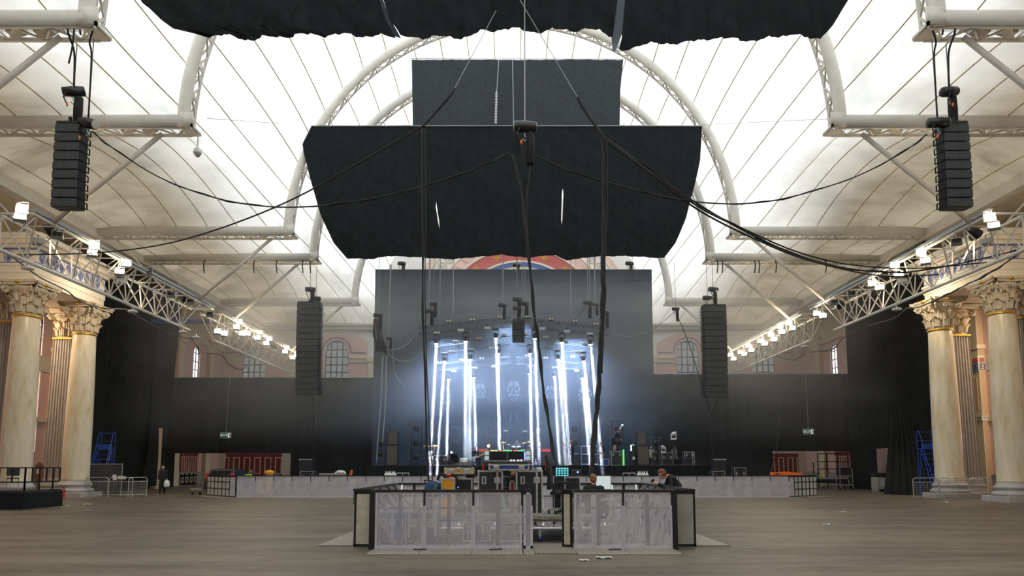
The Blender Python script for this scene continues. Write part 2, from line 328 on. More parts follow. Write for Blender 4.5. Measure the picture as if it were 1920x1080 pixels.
# ================================================================ STRUCTURE
XW = 29.5; YB = -25.0; YE = 70.0; ZR = 16.15
MB().box(-45, 45, YB-1, 80, -.3, 0).build('floor', m_floor, kind='structure')
def wall_pieces(mb, put, u0, u1, z0, z1, wins):
    # put(u0,u1,z0,z1) adds a block; arched(uc,w,zs,ztop) adds the spandrel over an arched opening
    u = u0
    for (uc, w, zb, zs) in sorted(wins):
        put(u, uc-w/2, z0, z1); put(uc-w/2, uc+w/2, z0, zb)
        n = 14; arc = [(uc+w/2*cos(pi*i/n), zs+w/2*sin(pi*i/n)) for i in range(n+1)]
        for i in range(n):
            a, b = arc[i+1], arc[i]; put.poly([a, b, (b[0], z1), (a[0], z1)])
        u = uc+w/2
    put(u, u1, z0, z1)
class PutY:                      # wall in the plane y = const
    def __init__(s, mb, y0, y1): s.mb, s.y0, s.y1 = mb, y0, y1
    def __call__(s, u0, u1, z0, z1): s.mb.box(u0, u1, s.y0, s.y1, z0, z1)
    def poly(s, o): s.mb.xz(o, s.y0, s.y1)
class PutX:
    def __init__(s, mb, x0, x1): s.mb, s.x0, s.x1 = mb, x0, x1
    def __call__(s, u0, u1, z0, z1): s.mb.box(s.x0, s.x1, u0, u1, z0, z1)
    def poly(s, o): s.mb.yz(o, s.x0, s.x1)
WIN_E = [(-26.3, 2.35, 5, 12.7), (-17.9, 2.35, 5, 13.35), (17.95, 2.35, 5, 13.35), (25.6, 2.35, 5, 12.7)]
WIN_L = [(12, 2.4, 2.6, 10), (22, 2.4, 2.6, 10), (41.9, 2.2, 2.6, 10.6), (48.5, 2.2, 2.6, 10.6), (64.2, 1.3, 6, 12.2)]
WIN_R = [(12, 2.4, 2.6, 10), (22, 2.4, 2.6, 10), (40.9, 2.2, 2.6, 10.6), (48.5, 2.2, 2.6, 10.6), (62.9, 1.3, 6, 12.2)]
mb = MB(); wall_pieces(mb, PutY(mb, YE, YE+.5), -XW-.5, XW+.5, 0, ZR, WIN_E); mb.box(-XW-.5, XW+.5, YE, YE+.5, ZR, 32); mb.build('wall_back', m_wallw, kind='structure')
mb = MB(); wall_pieces(mb, PutX(mb, -XW-.5, -XW), YB, YE, 0, 17.2, WIN_L); mb.build('wall_left', m_pink, kind='structure')
mb = MB(); wall_pieces(mb, PutX(mb, XW, XW+.5), YB, YE, 0, 17.2, WIN_R); mb.build('wall_right', m_pink, kind='structure')
MB().box(-XW-.5, XW+.5, YB-.5, YB, 0, 32).build('wall_front', m_cream2, kind='structure')
nwin = [0]
def window(put_frame, pane_fn, uc, w, zb, zs, axis, pos, inward, pm, bars=4, fm=m_blue):
    bw = .1 if axis == 'y' else .06; nwin[0] += 1; s = 1 if inward > 0 else -1
    P = (lambda u, z, d: (u, pos+d*s, z)) if axis == 'y' else (lambda u, z, d: (pos+d*s, u, z))
    arc = [(uc+w/2*cos(pi*i/16), zs+w/2*sin(pi*i/16)) for i in range(17)]
    out = [(uc-w/2, zb), (uc+w/2, zb)]+arc
    pane = MB(); pane.add([P(u, z, -.2) for u, z in out], [tuple(range(len(out)))])
    fr = MB(); top = lambda u: zs+sqrt(max(0, (w/2)**2-(u-uc)**2))
    for i in range(bars+1):
        u = uc-w/2+w*i/bars; fr.bar(P(u, zb, -.12), P(u, max(top(u), zs), -.12), bw, bw)
    z = zb
    while z < zs+w/2:
        h = w/2 if z <= zs else sqrt(max(0, (w/2)**2-(z-zs)**2)); fr.bar(P(uc-h, z, -.12), P(uc+h, z, -.12), bw, bw); z += .78
    fr.tube([P(u, z, -.12) for u, z in arc], .07, 4)
    f = fr.build('window_%d' % nwin[0], fm, kind='structure'); pane.build('pane', pm, f, world=True)
for (uc, w, zb, zs) in WIN_E: window(0, 0, uc, w, zb, zs, 'y', YE, -1, m_glassg)
for (uc, w, zb, zs) in WIN_L: window(0, 0, uc, w, zb, zs, 'x', -XW, 1, m_glassw, 2, m_dark)
for (uc, w, zb, zs) in WIN_R: window(0, 0, uc, w, zb, zs, 'x', XW, -1, m_glassw, 2, m_dark)
# --- decoration of the end wall
ntrim = [0]
def trim(mb, mat, smooth=False):
    ntrim[0] += 1; return mb.build('trim_%d' % ntrim[0], mat, kind='structure', smooth=smooth)
mb = MB()                                    # pink fields around the end windows, with segmental heads
for (uc, w, zb, zs) in WIN_E:
    for s in (-1, 1):
        a = uc+s*(w/2); b = uc+s*(w/2+2.0); lo, hi = min(a, b), max(a, b)
        mb.box(lo, hi, YE-.06, YE, 3.5, 12.6)
    R = 5.2; cz = zs+w/2+.75-R; n = 20; wd = w/2+2.0
    for i in range(n):
        u0 = uc-wd+2*wd*i/n; u1 = uc-wd+2*wd*(i+1)/n
        t = lambda u: cz+sqrt(R*R-(u-uc)**2)
        lo = lambda u: max(12.6, zs+sqrt(max(0, (w/2)**2-(u-uc)**2)) if abs(u-uc) < w/2 else 12.6)
        mb.xz([(u0, lo(u0)), (u1, lo(u1)), (u1, t(u1)), (u0, t(u0))], YE-.06, YE)
trim(mb, m_pink)
mb = MB()
for (uc, w, zb, zs) in WIN_E:
    n = 18; arc = [(uc+(w/2+.28)*cos(pi*i/n), YE-.1, zs+(w/2+.28)*sin(pi*i/n)) for i in range(n+1)]; mb.tube(arc, .05, 4)
    for s in (-1, 1): mb.bar((uc+s*(w/2+.3), YE-.1, 13.25), (uc+s*(w/2+1.85), YE-.1, 13.25), .07)
trim(mb, m_blue)
mb = MB()                                    # cream pilasters and impost band
for x in (-29.2, -22.6, -21.4, -14.2, 14.2, 21.5, 22.7, 29.2): mb.box(x-.45, x+.45, YE-.22, YE, 0, 12.7); mb.box(x-.6, x+.6, YE-.3, YE, 12.3, 12.75)
for (a, b) in ((-29.4, -27.6), (-25, -19.2), (-16.6, -13), (13, 16.6), (19.3, 24.3), (26.9, 29.4)): mb.box(a, b, YE-.26, YE, 12.62, 12.85); mb.box(a, b, YE-.16, YE, 12.2, 12.62)
trim(mb, m_cream2)
CZ = 15.7
trim(MB().ring(0.9, CZ, 0, 6.2, YE-.05, YE), m_glassg)
trim(MB().ring(0.9, CZ, 6.55, 7.0, YE-.14, YE), m_blue); 
mb = MB(); mb.ring(0.9, CZ, 6.2, 6.55, YE-.1, YE); mb.ring(0.9, CZ, 7.0, 7.2, YE-.2, YE); mb.ring(0.9, CZ, 8.45, 8.65, YE-.2, YE); mb.ring(.9, CZ, 9.6, 9.75, YE-.16, YE); mb.ring(.9, CZ, 11.2, 11.4, YE-.16, YE); trim(mb, m_cream2)
trim(MB().ring(0.9, CZ, 7.2, 8.45, YE-.12, YE), m_ored)
mb = MB(); mb.ring(.9, CZ, 8.65, 9.6, YE-.1, YE); mb.ring(.9, CZ, 11.4, 11.9, YE-.1, YE); trim(mb, m_pink)
mb = MB()
for k in range(9):                           # gold stars on the red band, roundels on the outer band
    a = radians(18+18*k); c = (.9+7.82*cos(a), CZ+7.82*sin(a))
    for j in range(4):
        t = j*pi/4; L_ = .38 if j % 2 == 0 else .26
        mb.bar((c[0]-L_*cos(t), YE-.14, c[1]-L_*sin(t)), (c[0]+L_*cos(t), YE-.14, c[1]+L_*sin(t)), .06)
for k in range(30):
    a = radians(3+6*k); c = (.9+10.4*cos(a), CZ+10.4*sin(a))
    mb.cur = 1; mb.ring(c[0], c[1], .36, .5, YE-.05, YE, 0, 2*pi, 14); mb.ring(c[0], c[1], .1, .2, YE-.05, YE, 0, 2*pi, 10)
    d = .9+9.1*cos(a), CZ+9.1*sin(a); e = a+.5
    mb.bar((d[0]-.3*cos(e), YE-.13, d[1]-.3*sin(e)), (d[0]+.3*cos(e), YE-.13, d[1]+.3*sin(e)), .09)
trim(mb, [m_gold, M('pale_ornament', (.62,.50,.40), .7)])
# --- doors
def red_door(n, x0, x1, z1, axis, pos, s, leaves):
    P = (lambda u, d, z: (u, pos+d*s, z)) if axis == 'y' else (lambda u, d, z: (pos+d*s, u, z))
    def bx(mb, u0, u1, d0, d1, z0, z1):
        a = P(u0, d0, z0); b = P(u1, d1, z1); mb.box(min(a[0],b[0]), max(a[0],b[0]), min(a[1],b[1]), max(a[1],b[1]), z0, z1)
    mb = MB(); bx(mb, x0, x1, 0, .1, 0.02, z1); o = mb.build('door_%d' % n, m_redp, kind='structure')
    t = MB(); w = (x1-x0)/leaves
    for k in range(leaves):
        for (za, zb) in ((.25, .78), (.95, 2.62)):
            a = x0+w*k+w*.19; b = x0+w*(k+1)-w*.19
            bx(t, a, a+.09, .1, .14, za, zb); bx(t, b-.09, b, .1, .14, za, zb); bx(t, a, b, .1, .14, za, za+.09); bx(t, a, b, .1, .14, zb-.09, zb)
    t.build('moulding', m_cream, o, world=True)
red_door(1, -29.2, -22.9, 3.0, 'y', YE-.02, -1, 6)
red_door(2, 25.6, 29.3, 3.0, 'y', YE-.02, -1, 4)
red_door(3, 61.8, 65.2, 3.6, 'x', -XW+.02, 1, 4)
red_door(4, 60.2, 63.4, 3.6, 'x', XW-.02, -1, 4)
# --- side wall pilasters, dado, mouldings, greek key
for s, side, Y0s in ((-1, 'left', (18, 43.9, 51, 60.0, 66.2)), (1, 'right', (18, 42.8, 51, 58.6, 65.0))):
    X = lambda d: s*(XW-d)
    def bx(mb, d0, d1, y0, y1, z0, z1): a, b = X(d0), X(d1); mb.box(min(a,b), max(a,b), y0, y1, z0, z1)
    mb = MB(); bx(mb, 0, .12, YB, YE, 0, 1.2); bx(mb, 0, .16, YB, YE, 1.1, 1.2); mb.build('baseboard_'+side, m_grey, kind='structure')
    mb = MB()
    for y in Y0s: bx(mb, 0, .4, y, y+.95, 0, 14); bx(mb, 0, .5, y-.1, y+1.05, 9.0, 9.25); bx(mb, 0, .55, y-.15, y+1.1, 12.6, 13.2)
    bx(mb, 0, .1, YB, YE, 4.45, 4.75); bx(mb, 0, .3, YB, YE, 13.2, 13.6); bx(mb, 0, .12, YB, YE, 13.6, 17)
    trim(mb, m_cream)
    mb = MB()
    for y in Y0s: bx(mb, .02, .36, y-.02, y, .1, 13.9); bx(mb, .4, .42, y+.25, y+.7, 5.2, 7.2)
    trim(mb, m_tan)
    mb = MB()
    for y in Y0s[:3]: bx(mb, 0, .46, y-.04, y+.99, 4.5, 4.8); bx(mb, 0, .5, y-.08, y+1.03, 4.72, 4.8); bx(mb, 0, .46, y-.04, y+.99, 7.6, 8.6)
    bx(mb, 0, .03, YB, 52, 7.6, 8.6); trim(mb, m_cream2)
    kb = MB(); kr = MB()
    def key(P, u0, u1):
        u = u0
        while u < u1-.05:
            for (a, b, c, d) in ((0, .3, .0, .05), (0, .05, 0, .4), (0, .24, .35, .4), (.19, .24, .14, .4), (.1, .24, .14, .19), (.27, .32, 0, .4)):
                P(kb, u+a, u+b, 7.66+c, 7.66+d)
            P(kr, u+.02, u+.14, 8.2, 8.42); P(kr, u+.18, u+.3, 8.2, 8.42); P(kr, u, u+.34, 8.14, 8.18); u += .34
    for y in Y0s[:3]:
        key(lambda m, a, b, c, d: bx(m, .46, .48, y-.04+a, y-.04+b, c, d), 0, 1.0)
        key(lambda m, a, b, c, d: m.box(min(X(a), X(b)), max(X(a), X(b)), y-.06, y-.04, c, d), 0.06, .44)
    trim(kb, m_blue); trim(kr, m_ored)
# ---------------------------------------------------------------- fabric roof
FR = [(-12, 2), (2, 8.5), (8.5, 21.8), (21.8, 28.5), (28.5, 42.1), (42.1, 47.5), (47.5, 60.2), (60.2, 70)]
XB, RX, RZ = 13.65, 14.05, 14.5
LB = 25.6-RX; NA = 36; NBm = 12
hat = [(-25.6+LB*i/NBm, ZR) for i in range(NBm)] + [(-RX*cos(pi*i/(2*NA)), ZR+RZ*sin(pi*i/(2*NA))) for i in range(2*NA+1)]
hat = hat + [(25.6-LB*i/NBm, ZR) for i in range(NBm-1, -1, -1)]
def smooth_prof(w):
    out = []; n = len(hat)
    for i in range(n):
        k = min(w, i, n-1-i); seg = hat[i-k:i+k+1]; out.append((sum(p[0] for p in seg)/len(seg), sum(p[1] for p in seg)/len(seg)))
    return out
def roof_pt(i, t, wide):
    w = sin(pi*t)**.75*(1 if wide else .45)
    a = hat[i]; b = SM[i]; q = abs(a[0]); lift = (1.5 if wide else .5)*w*min(1, (25.6-q)/3.0)*min(1, max(0, (q-13)/2.5)) if a[1] < 18 else 0
    return a[0]+(b[0]-a[0])*w, a[1]+(b[1]-a[1])*w+lift
SM = smooth_prof(9)
mb = MB(); sm_ = MB(); n = len(hat)
for (y0, y1) in [(YB, -12)]+FR:
    wide = y1-y0 > 9; nv = 14 if wide else 9
    mb.grid(lambda u, v: (lambda p: (p[0], y0+(y1-y0)*v, p[1]))(roof_pt(min(n-1, int(round(u*(n-1)))), v, wide)), n-1, nv)
    if y1 > 21:
        for i in list(range(1, NBm, 2))+list(range(NBm+1, n-NBm-1, 3))+list(range(n-NBm, n-1, 2)):
            pts = []
            for k in range(nv+1):
                p = roof_pt(i, k/nv, wide); q = Vector((-p[0], 0, 14-p[1])).normalized()*.04
                pts.append((p[0]+q.x, y0+(y1-y0)*k/nv, p[1]+q.z))
            sm_.tube(pts, .03, 4, caps=False)
m_seam = M('seam_webbing', (.55,.45,.22), .8, var=.5, vscale=6)
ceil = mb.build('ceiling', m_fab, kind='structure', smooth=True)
sm_.build('roof_seam', m_seam, ceil, world=True)
mb = MB()
for s in (-1, 1):
    mb.box(min(s*25.5, s*29.6), max(s*25.5, s*29.6), YB, YE, ZR+.05, ZR+.25)
trim(mb, m_cream2)
mb = MB()
for s in (-1, 1):
    mb.box(min(s*25.4, s*25.9), max(s*25.4, s*25.9), YB, YE, ZR-.55, ZR+.05); mb.box(min(s*25.9, s*26.5), max(s*25.9, s*26.5), YB, YE, ZR-.2, ZR+.05)
trim(mb, m_white)
mb = MB(); mb.box(-XW, XW, YE-.5, YE, ZR-.55, ZR+.05); mb.tube([(-XW, YE-.6, ZR-.1), (XW, YE-.6, ZR-.1)], .2, 8); trim(mb, m_white)
# ---------------------------------------------------------------- arch frames
def arch_frame(Y, label):
    r = T('arch_frame', label, 'roof frame', (0, Y, 15.76), 0, 'white roof frames')
    def path(rin, zin, corner, x_out=25.4):
        P = [Vector((-x_out, 0, zin)), Vector((-corner, 0, zin))]
        A = [Vector((-rin*cos(pi*i/56), 0, 15.9+(rin+.45)*sin(pi*i/56))) for i in range(57)]
        A = [p for p in A if p.z > zin+.02] 
        return P, A, [Vector((corner, 0, zin)), Vector((x_out, 0, zin))]
    near = MB(); far = MB(); web = MB(); y0, y1 = Y-.75, Y-.06
    # beams: fat rounded tube on the near side, box skirt, thin chord on the far side
    for s in (-1, 1):
        sec = [(y0+.22*cos(a), 16.08+.3*sin(a)) for a in [2*pi*k/12 for k in range(12)]]
        near.yz(sec, min(s*13.75, s*25.4), max(s*13.75, s*25.4))
        far.bar((s*13.75, y1, 15.82), (s*25.4, y1, 15.82), .1, .12); far.bar((s*13.75, y1, 16.3), (s*25.4, y1, 16.3), .1)
        far.bar((s*13.75, y0, 15.8), (s*25.4, y0, 15.8), .08, .08)
        x = 13.75; k = 0
        while x < 25.2:
            xa, xb = (x, x+.6) if k % 2 == 0 else (x+.6, x)
            web.bar((s*xa, y0, 15.8), (s*xb, y1, 15.82), .06); web.bar((s*xa, y1, 16.3), (s*xb, y1, 15.82), .06); x += .6; k += 1
    # arch
    N = 64; ri, ro = 13.6, 14.02; zc = 15.9
    def pt(a, rr, y): return (-(rr)*cos(a), y, zc+(rr+.42)*sin(a))
    ang = [pi*i/N for i in range(N+1)]
    vs = []; fs = []
    for a in ang:
        for k in range(10):
            t = 2*pi*k/10; rr = (ri+ro)/2+.27*cos(t); vs.append(pt(a, rr, y0+.2*sin(t)))
    for i in range(N):
        for k in range(10): k2 = (k+1) % 10; fs.append((i*10+k, i*10+k2, (i+1)*10+k2, (i+1)*10+k))
    near.add(vs, fs)
    far.tube([pt(a, ri+.08, y1) for a in ang], .07, 6); far.tube([pt(a, ro, y1) for a in ang], .07, 6)
    for i in range(N):
        a, b = ang[i], ang[i+1]
        if i % 2: a, b = b, a
        web.bar(pt(a, ri, y0+.05), pt(b, ri+.08, y1), .07); web.bar(pt(a, ri+.08, y1), pt(b, ro, y1), .06)
        if i % 2 == 0: web.bar(pt(ang[i], ri, y0), pt(ang[i], ri+.08, y1), .07)
    for s in (-1, 1):                                  # box end of each beam under the arch foot
        near.box(min(s*13.35, s*13.95), max(s*13.35, s*13.95), y0-.2, y0-.1, 15.78, 16.4)
        near.box(min(s*13.35, s*13.42), max(s*13.35, s*13.42), y0-.2, y1, 15.78, 15.9)
    near.build('tube_chord', m_white, r, smooth=True, world=True); far.build('back_chord', m_white, r, world=True); web.build('lattice', m_truss, r, world=True)
    for s in (-1, 1):
        MB().box(min(s*13.4, s*13.9), max(s*13.4, s*13.9), Y-.7, Y-.03, 15.775, 15.79).build('end_plate', m_white, r, world=True)
        for q in (15.4, 16.3): MB().obox((s*q, Y-.4, 15.95), (.5, .4, .25), Euler((0, s*.35, 0)).to_matrix()).build('soffit_lamp_housing', m_truss, r, world=True)
    return r
FL = ['white lattice arch frame nearest the camera, its beam ends cut by the top corners', 'white arch frame whose beams pass just above the two smaller hanging speaker columns',
 'white arch frame directly above the wide hanging black drape', 'white arch frame whose beams carry the two long speaker columns beside the stage', 'white arch frame farthest back, behind the stage backdrop']
for Y, l in zip((21.8, 28.5, 42.1, 47.5, 60.2), FL): arch_frame(Y, l)
for i, Y in enumerate((21.5, 28.2, 41.8, 47.2, 59.9)):
    for s in (-1, 1):
        side = 'left' if s < 0 else 'right'
        MB().tube([(s*14.9, Y, 15.78), (s*19.25, Y, 11.85)], .1, 8).build('roof_strut', m_truss, smooth=True, label='white diagonal tube strut from the %s roof beam back, %s side' % (ORD[i], side), cat='strut', group='roof struts')
        if i > 0: MB().tube([(s*24.6, Y, 15.75), (s*20.82, Y, 11.9)], .045, 6).build('tie_rod', m_truss, label='thin white tie rod at the outer end of the %s roof beam, %s side' % (ORD[i], side), cat='rod', group='roof tie rods')
# ---------------------------------------------------------------- long lighting trusses
def truss(s, segs, side, which):
    (t0, t1), (b0, b1) = segs
    r = T('lighting_truss', 'white triangular lattice truss along the %s side, %s' % (side, which), 'truss', (s*20, b0, 10.15))
    A = lambda y: Vector((s*19.3, y, 11.8)); B = lambda y: Vector((s*20.75, y, 11.8)); C = lambda y: Vector((s*20.15, y, 10.15))
    ch = MB(); ch.tube([A(t0), A(t1)], .075, 8); ch.tube([B(t0), B(t1)], .075, 8); ch.tube([C(b0), C(b1)], .085, 8)
    for y in (t0, t1): ch.bar(A(y), B(y), .08)
    ch.build('chord', m_white, r, world=True, smooth=False)
    rail = MB().box(min(s*19.18, s*19.42), max(s*19.18, s*19.42), t0, t1, 11.88, 12.02); rail.build('cable_tray', m_galv, r, world=True)
    w = MB(); y = b0; k = 0; st = 1.5
    while y < b1+.01:
        for F in (A, B):
            for d in (-st/2, st/2):
                if t0-.3 <= y+d <= t1+.3: w.bar(C(y), F(y+d), .055)
        y += st
    y = max(t0, b0-st/2)
    while y+st < t1: w.bar(A(y), B(y+st), .05); w.bar(B(y+st), A(y+st), .05); y += st
    w.build('lattice', m_truss, r, world=True)
for s, side in ((-1, 'left'), (1, 'right')):
    truss(s, ((27.0, 44.0), (22.0, 42.6)), side, 'near run in front of the columns'); truss(s, ((45.4, 62.5), (46.0, 62.5)), side, 'far run ending beside the long speaker column')
# ---------------------------------------------------------------- columns
CAPT = 10.8
def capital(r, sq=False, k=1.0):
    b = MB()
    prof = [(.57, 0), (.59, .06), (.55, .1), (.58, .5), (.66, 1.0), (.80, 1.3), (.82, 1.36)]
    b.lathe([(p[0]*k, p[1]) for p in prof], 20)
    ab = []                                            # abacus with hollow sides
    for q in range(4):
        for i in range(7):
            t = -1+2*i/7; a = pi/2*q; x = t*.95; y = .95-.16*(1-t*t); ab.append(((x*cos(a)-y*sin(a))*k, (x*sin(a)+y*cos(a))*k))
    b.xy(ab[::-1], 1.4, 1.52); b.xy([(p[0]*1.06, p[1]*1.06) for p in ab[::-1]], 1.52, 1.65)
    o = b.build('capital', m_cap, r)
    lv = MB()
    for row, (z0, h, rr, off) in enumerate(((.1, .52, .6, 0), (.45, .55, .63, pi/8))):
        for j in range(8):
            a = 2*pi*j/8+off; ca, sa = cos(a), sin(a)
            for e in (-1, 0, 1):
                aa = a+e*.17; c2, s2 = cos(aa), sin(aa); sc = 1 if e == 0 else .86
                pts = [((rr+q*.28)*k*c2, (rr+q*.28)*k*s2, z0+h*sc*t) for t, q in ((0, 0), (.4, .05), (.75, .2), (.95, .5), (.9, .8))]
                lv.tube(pts, [.07*k, .085*k, .08*k, .06*k, .03*k], 5)
    for q in range(4):
        a = pi/4+pi/2*q
        for e in (-1, 1):
            sp = []
            for i in range(26):
                t = i/25; an = t*3.6*pi; R = .19*(1-t*.8)
                sp.append(((.62+.42*min(1, t*1.2))*cos(a)*k if 0 else 0, 0, 0)) if 0 else sp.append((R*cos(an), 0, R*sin(an)))
            cx, sx = cos(a+e*.1), sin(a+e*.1); base = Vector((.98*k*cx, .98*k*sx, 1.18))
            lv.tube([base + Vector((p[0]*cx*k, p[0]*sx*k, p[2]*k)) for p in sp], .045*k, 5)
            b0 = Vector((.62*k*cos(a+e*.55), .62*k*sin(a+e*.55), .75))
            lv.tube([b0, b0+Vector((.05*cx, .05*sx, .25)), base+Vector((-.12*cx, -.12*sx, .16)), base+Vector((0, 0, .19))], .05*k, 5)
        a2 = pi/2*q
        for e in (-1, 1):
            ct = Vector((.84*k*cos(a2+e*.16), .84*k*sin(a2+e*.16), 1.2)); tn = Vector((-sin(a2), cos(a2), 0))
            lv.tube([ct + tn*(.11*(1-i/18*.7)*cos(i*.5)*k) + Vector((0, 0, .11*(1-i/18*.7)*sin(i*.5)*k)) for i in range(18)], .03*k, 4)
    g = lv; g.cur = 1
    for q in range(4):
        a = pi/2*q; g.ell((.84*k*cos(a), .84*k*sin(a), 1.55), .12, .12, .09, 8, 5)
    for j in range(8):
        a = 2*pi*j/8+pi/8; g.ell((.82*k*cos(a), .82*k*sin(a), .93), .1, .1, .035, 8, 4)
        a = 2*pi*j/8; g.ell((.76*k*cos(a), .76*k*sin(a), .58), .1, .1, .035, 8, 4)
    g.build('acanthus_carving', [m_cap, m_gold], o)
    return o
def marble_column(x, y, label):
    r = T('marble_column', label, 'column', (x, y, 0), 0, 'marble columns'); zc = CAPT-1.65
    b = MB(); b.bbox(-.98, .98, -.98, .98, 0, .28, .02); p = MB().lathe([(.92,.28),(.96,.36),(.92,.46),(.80,.50),(.78,.58),(.86,.64),(.86,.72),(.78,.78),(.74,.82),(.74,.9)], 32)
    b.build('plinth', m_grey, r); p.build('base', m_grey, r, smooth=True)
    MB().lathe([(.72,.9),(.70,1.0),(.69,1.6),(.68,4.2),(.64,6.6),(.575,zc-.12),(.57,zc-.1)], 40).build('shaft', m_marble, r, smooth=True)
    MB().lathe([(.57,zc-.14),(.63,zc-.11),(.64,zc-.06),(.6,zc),(.56,zc)], 32).build('gold_neck_ring', m_gold, r, smooth=True)
    c = capital(r); c.location = (0, 0, zc); return r
def fluted_pier(x, y, label):
    r = T('fluted_pier', label, 'pier', (x, y, 0), 0, 'grey fluted piers'); zc = CAPT-1.65
    def outline(h):
        o = []; nf = 7
        for q in range(4):
            a = pi/2*q
            for i in range(nf):
                w = 2*h/nf; x0 = -h+w*i
                for (dx, dy) in ((0.02, 0), (w*.2, -.0), (w*.35, -.055), (w*.65, -.055), (w*.8, 0)):
                    X, Yy = x0+dx, h+dy; o.append((X*cos(a)+Yy*sin(a), -X*sin(a)+Yy*cos(a)))
        return o[::-1]
    o0, o1 = outline(.60), outline(.52); n = len(o0)
    vs = [(p[0], p[1], 1.0) for p in o0]+[(p[0], p[1], zc) for p in o1]
    MB().add(vs, [(i, (i+1) % n, n+(i+1) % n, n+i) for i in range(n)]+[tuple(range(n-1,-1,-1)), tuple(range(n, 2*n))]).build('shaft', m_flute, r)
    b = MB()
    for (h, z0, z1) in ((.82, 0, .3), (.78, .3, .45), (.70, .45, .55), (.74, .55, .7), (.64, .7, 1.0)): b.bbox(-h, h, -h, h, z0, z1, .03)
    b.build('base', m_grey, r)
    MB().bbox(-.58, .58, -.58, .58, zc-.1, zc, .02).build('gold_neck_ring', m_gold, r)
    c = capital(r, k=.95); c.location = (0, 0, zc)
marble_column(-24.2, 34.0, 'veined marble column standing nearest the left edge, behind the black railing platform')
marble_column(-24.2, 38.7, 'veined marble column left of the silver crowd barriers, beside the black side drape')
marble_column(24.0, 33.4, 'veined marble column nearest the right edge, on a pale square plinth')
marble_column(23.5, 37.5, 'veined marble column standing behind the crowd barriers on the right')
fluted_pier(-26.15, 35.7, 'grey fluted pier cut by the left edge of the photo')
fluted_pier(-26.15, 40.3, 'grey fluted pier between the two left marble columns')
fluted_pier(26.0, 34.6, 'grey fluted pier cut by the right edge of the photo')
fluted_pier(25.45, 39.3, 'grey fluted pier between the two right marble columns')
# ---------------------------------------------------------------- entablatures
for s, (y0, y1) in ((-1, (33.45, 39.3)), (1, (32.85, 38.1))):
    xi = 23.6 if s < 0 else 23.15; xo = 29.6
    def bx(mb, e, z0, z1, em=0):
        a, b = s*(xi-e), s*xo; mb.box(min(a,b), max(a,b), y0-e, y1+e, z0, z1)
    mb = MB(); bx(mb, 0, 10.8, 11.2); bx(mb, .04, 11.2, 11.55); bx(mb, .1, 11.55, 11.68); bx(mb, 0.0, 11.68, 12.45); bx(mb, .16, 12.45, 12.6); bx(mb, .4, 12.6, 12.8); bx(mb, .55, 12.8, 13.1)
    trim(mb, m_cream2)
    mb = MB(); X = s*(xi-.02)
    mb.box(min(X, X+s*.03), max(X, X+s*.03), y0, y1, 11.69, 11.76); mb.box(min(X, X+s*.03), max(X, X+s*.03), y0, y1, 12.37, 12.44)
    mb.box(min(s*xi, s*xo), max(s*xi, s*xo), y0-.02, y0, 11.69, 11.76); mb.box(min(s*xi, s*xo), max(s*xi, s*xo), y0-.02, y0, 12.37, 12.44)
    y = y0+.45; k = 0
    while y < y1-.2:
        for R in (.27, .16): mb.tube([(X, y+R*.7*cos(a), 12.06+R*sin(a)) for a in [2*pi*i/14 for i in range(15)]], .02, 4)
        mb.bar((X, y, 11.8), (X, y, 12.3), .03); y += .52
    x = xi+.5
    while x < xo-.2:
        for R in (.27,): mb.tube([(s*x+R*.8*cos(a), y0-.01, 12.06+R*sin(a)) for a in [2*pi*i/14 for i in range(15)]], .02, 4)
        for a in range(5): mb.bar((s*x, y0-.01, 11.85), (s*x+.2*cos(radians(30+30*a)), y0-.01, 11.85+.35*sin(radians(30+30*a))), .03)
        x += .85
    trim(mb, m_blue)
# ================================================================ DRAPES
def interp(P, t):
    if t <= P[0][0]: return P[0][1]
    for (a, b), (c, d) in zip(P, P[1:]):
        if t <= c: return b+(d-b)*(t-a)/(c-a)
    return P[-1][1]
def hung_cloth(name, mat, Y, L, R, bottom, ytop, parent=None, amp=.1, nu=60, nv=22, freq=3.0, seed=0, **k):
    # L, R: side edges as (y_px, x_px); bottom: (x_px, y_px); ytop: top edge height in the photo - resolved to the plane y=Y
    def fn(u, v):
        xm = interp(L, 1e9)+(interp(R, 1e9)-interp(L, 1e9))*u
        yb = interp(bottom, xm); py = ytop+(yb-ytop)*v
        px = interp(L, py)+(interp(R, py)-interp(L, py))*u
        p = at(px, py, Y); X = p.x*freq
        d = wob(X, seed)*amp*(.35+.65*v)+wob(p.z*.8+X*.2, seed+3)*amp*.4
        p.y += d; return p
    return MB().grid(fn, nu, nv).build(name, mat, parent, smooth=True, world=parent is not None, **k)
def pole(name, a, b, parent, r=.03): return MB().tube([a, b], r, 6).build(name, m_galv, parent, world=True)
# top drape, nearest
YA = 20.9
rt = T('roof_drape', 'nearest black drape, cut by the top edge of the photo', 'drape', (0, YA, 15.9), 0, 'black drapes under the roof')
hung_cloth('cloth_panel', m_black, YA, [(-110,235),(-40,246),(0,262),(20,284),(45,312),(60,345),(66,380)], [(-110,690),(0,712),(35,722),(70,742)], [(380,65),(410,66),(470,75),(520,69),(600,66),(660,64),(742,69)], -110, rt, .16, seed=1)
hung_cloth('cloth_panel', m_black, YA, [(-110,700),(0,719),(35,730),(70,752)], [(-110,1160),(0,1158),(60,1150),(95,1146)], [(752,72),(800,69),(880,68),(910,58),(950,53),(1010,60),(1100,56),(1125,60),(1146,66)], -110, rt, .16, seed=4)
hung_cloth('cloth_panel', m_black, YA, [(-110,1180),(0,1172),(70,1166),(95,1160)], [(-110,1640),(0,1590),(25,1575),(50,1560),(72,1538)], [(1160,95),(1200,84),(1280,82),(1330,71),(1415,76),(1480,61),(1505,72),(1538,73)], -110, rt, .16, seed=7)
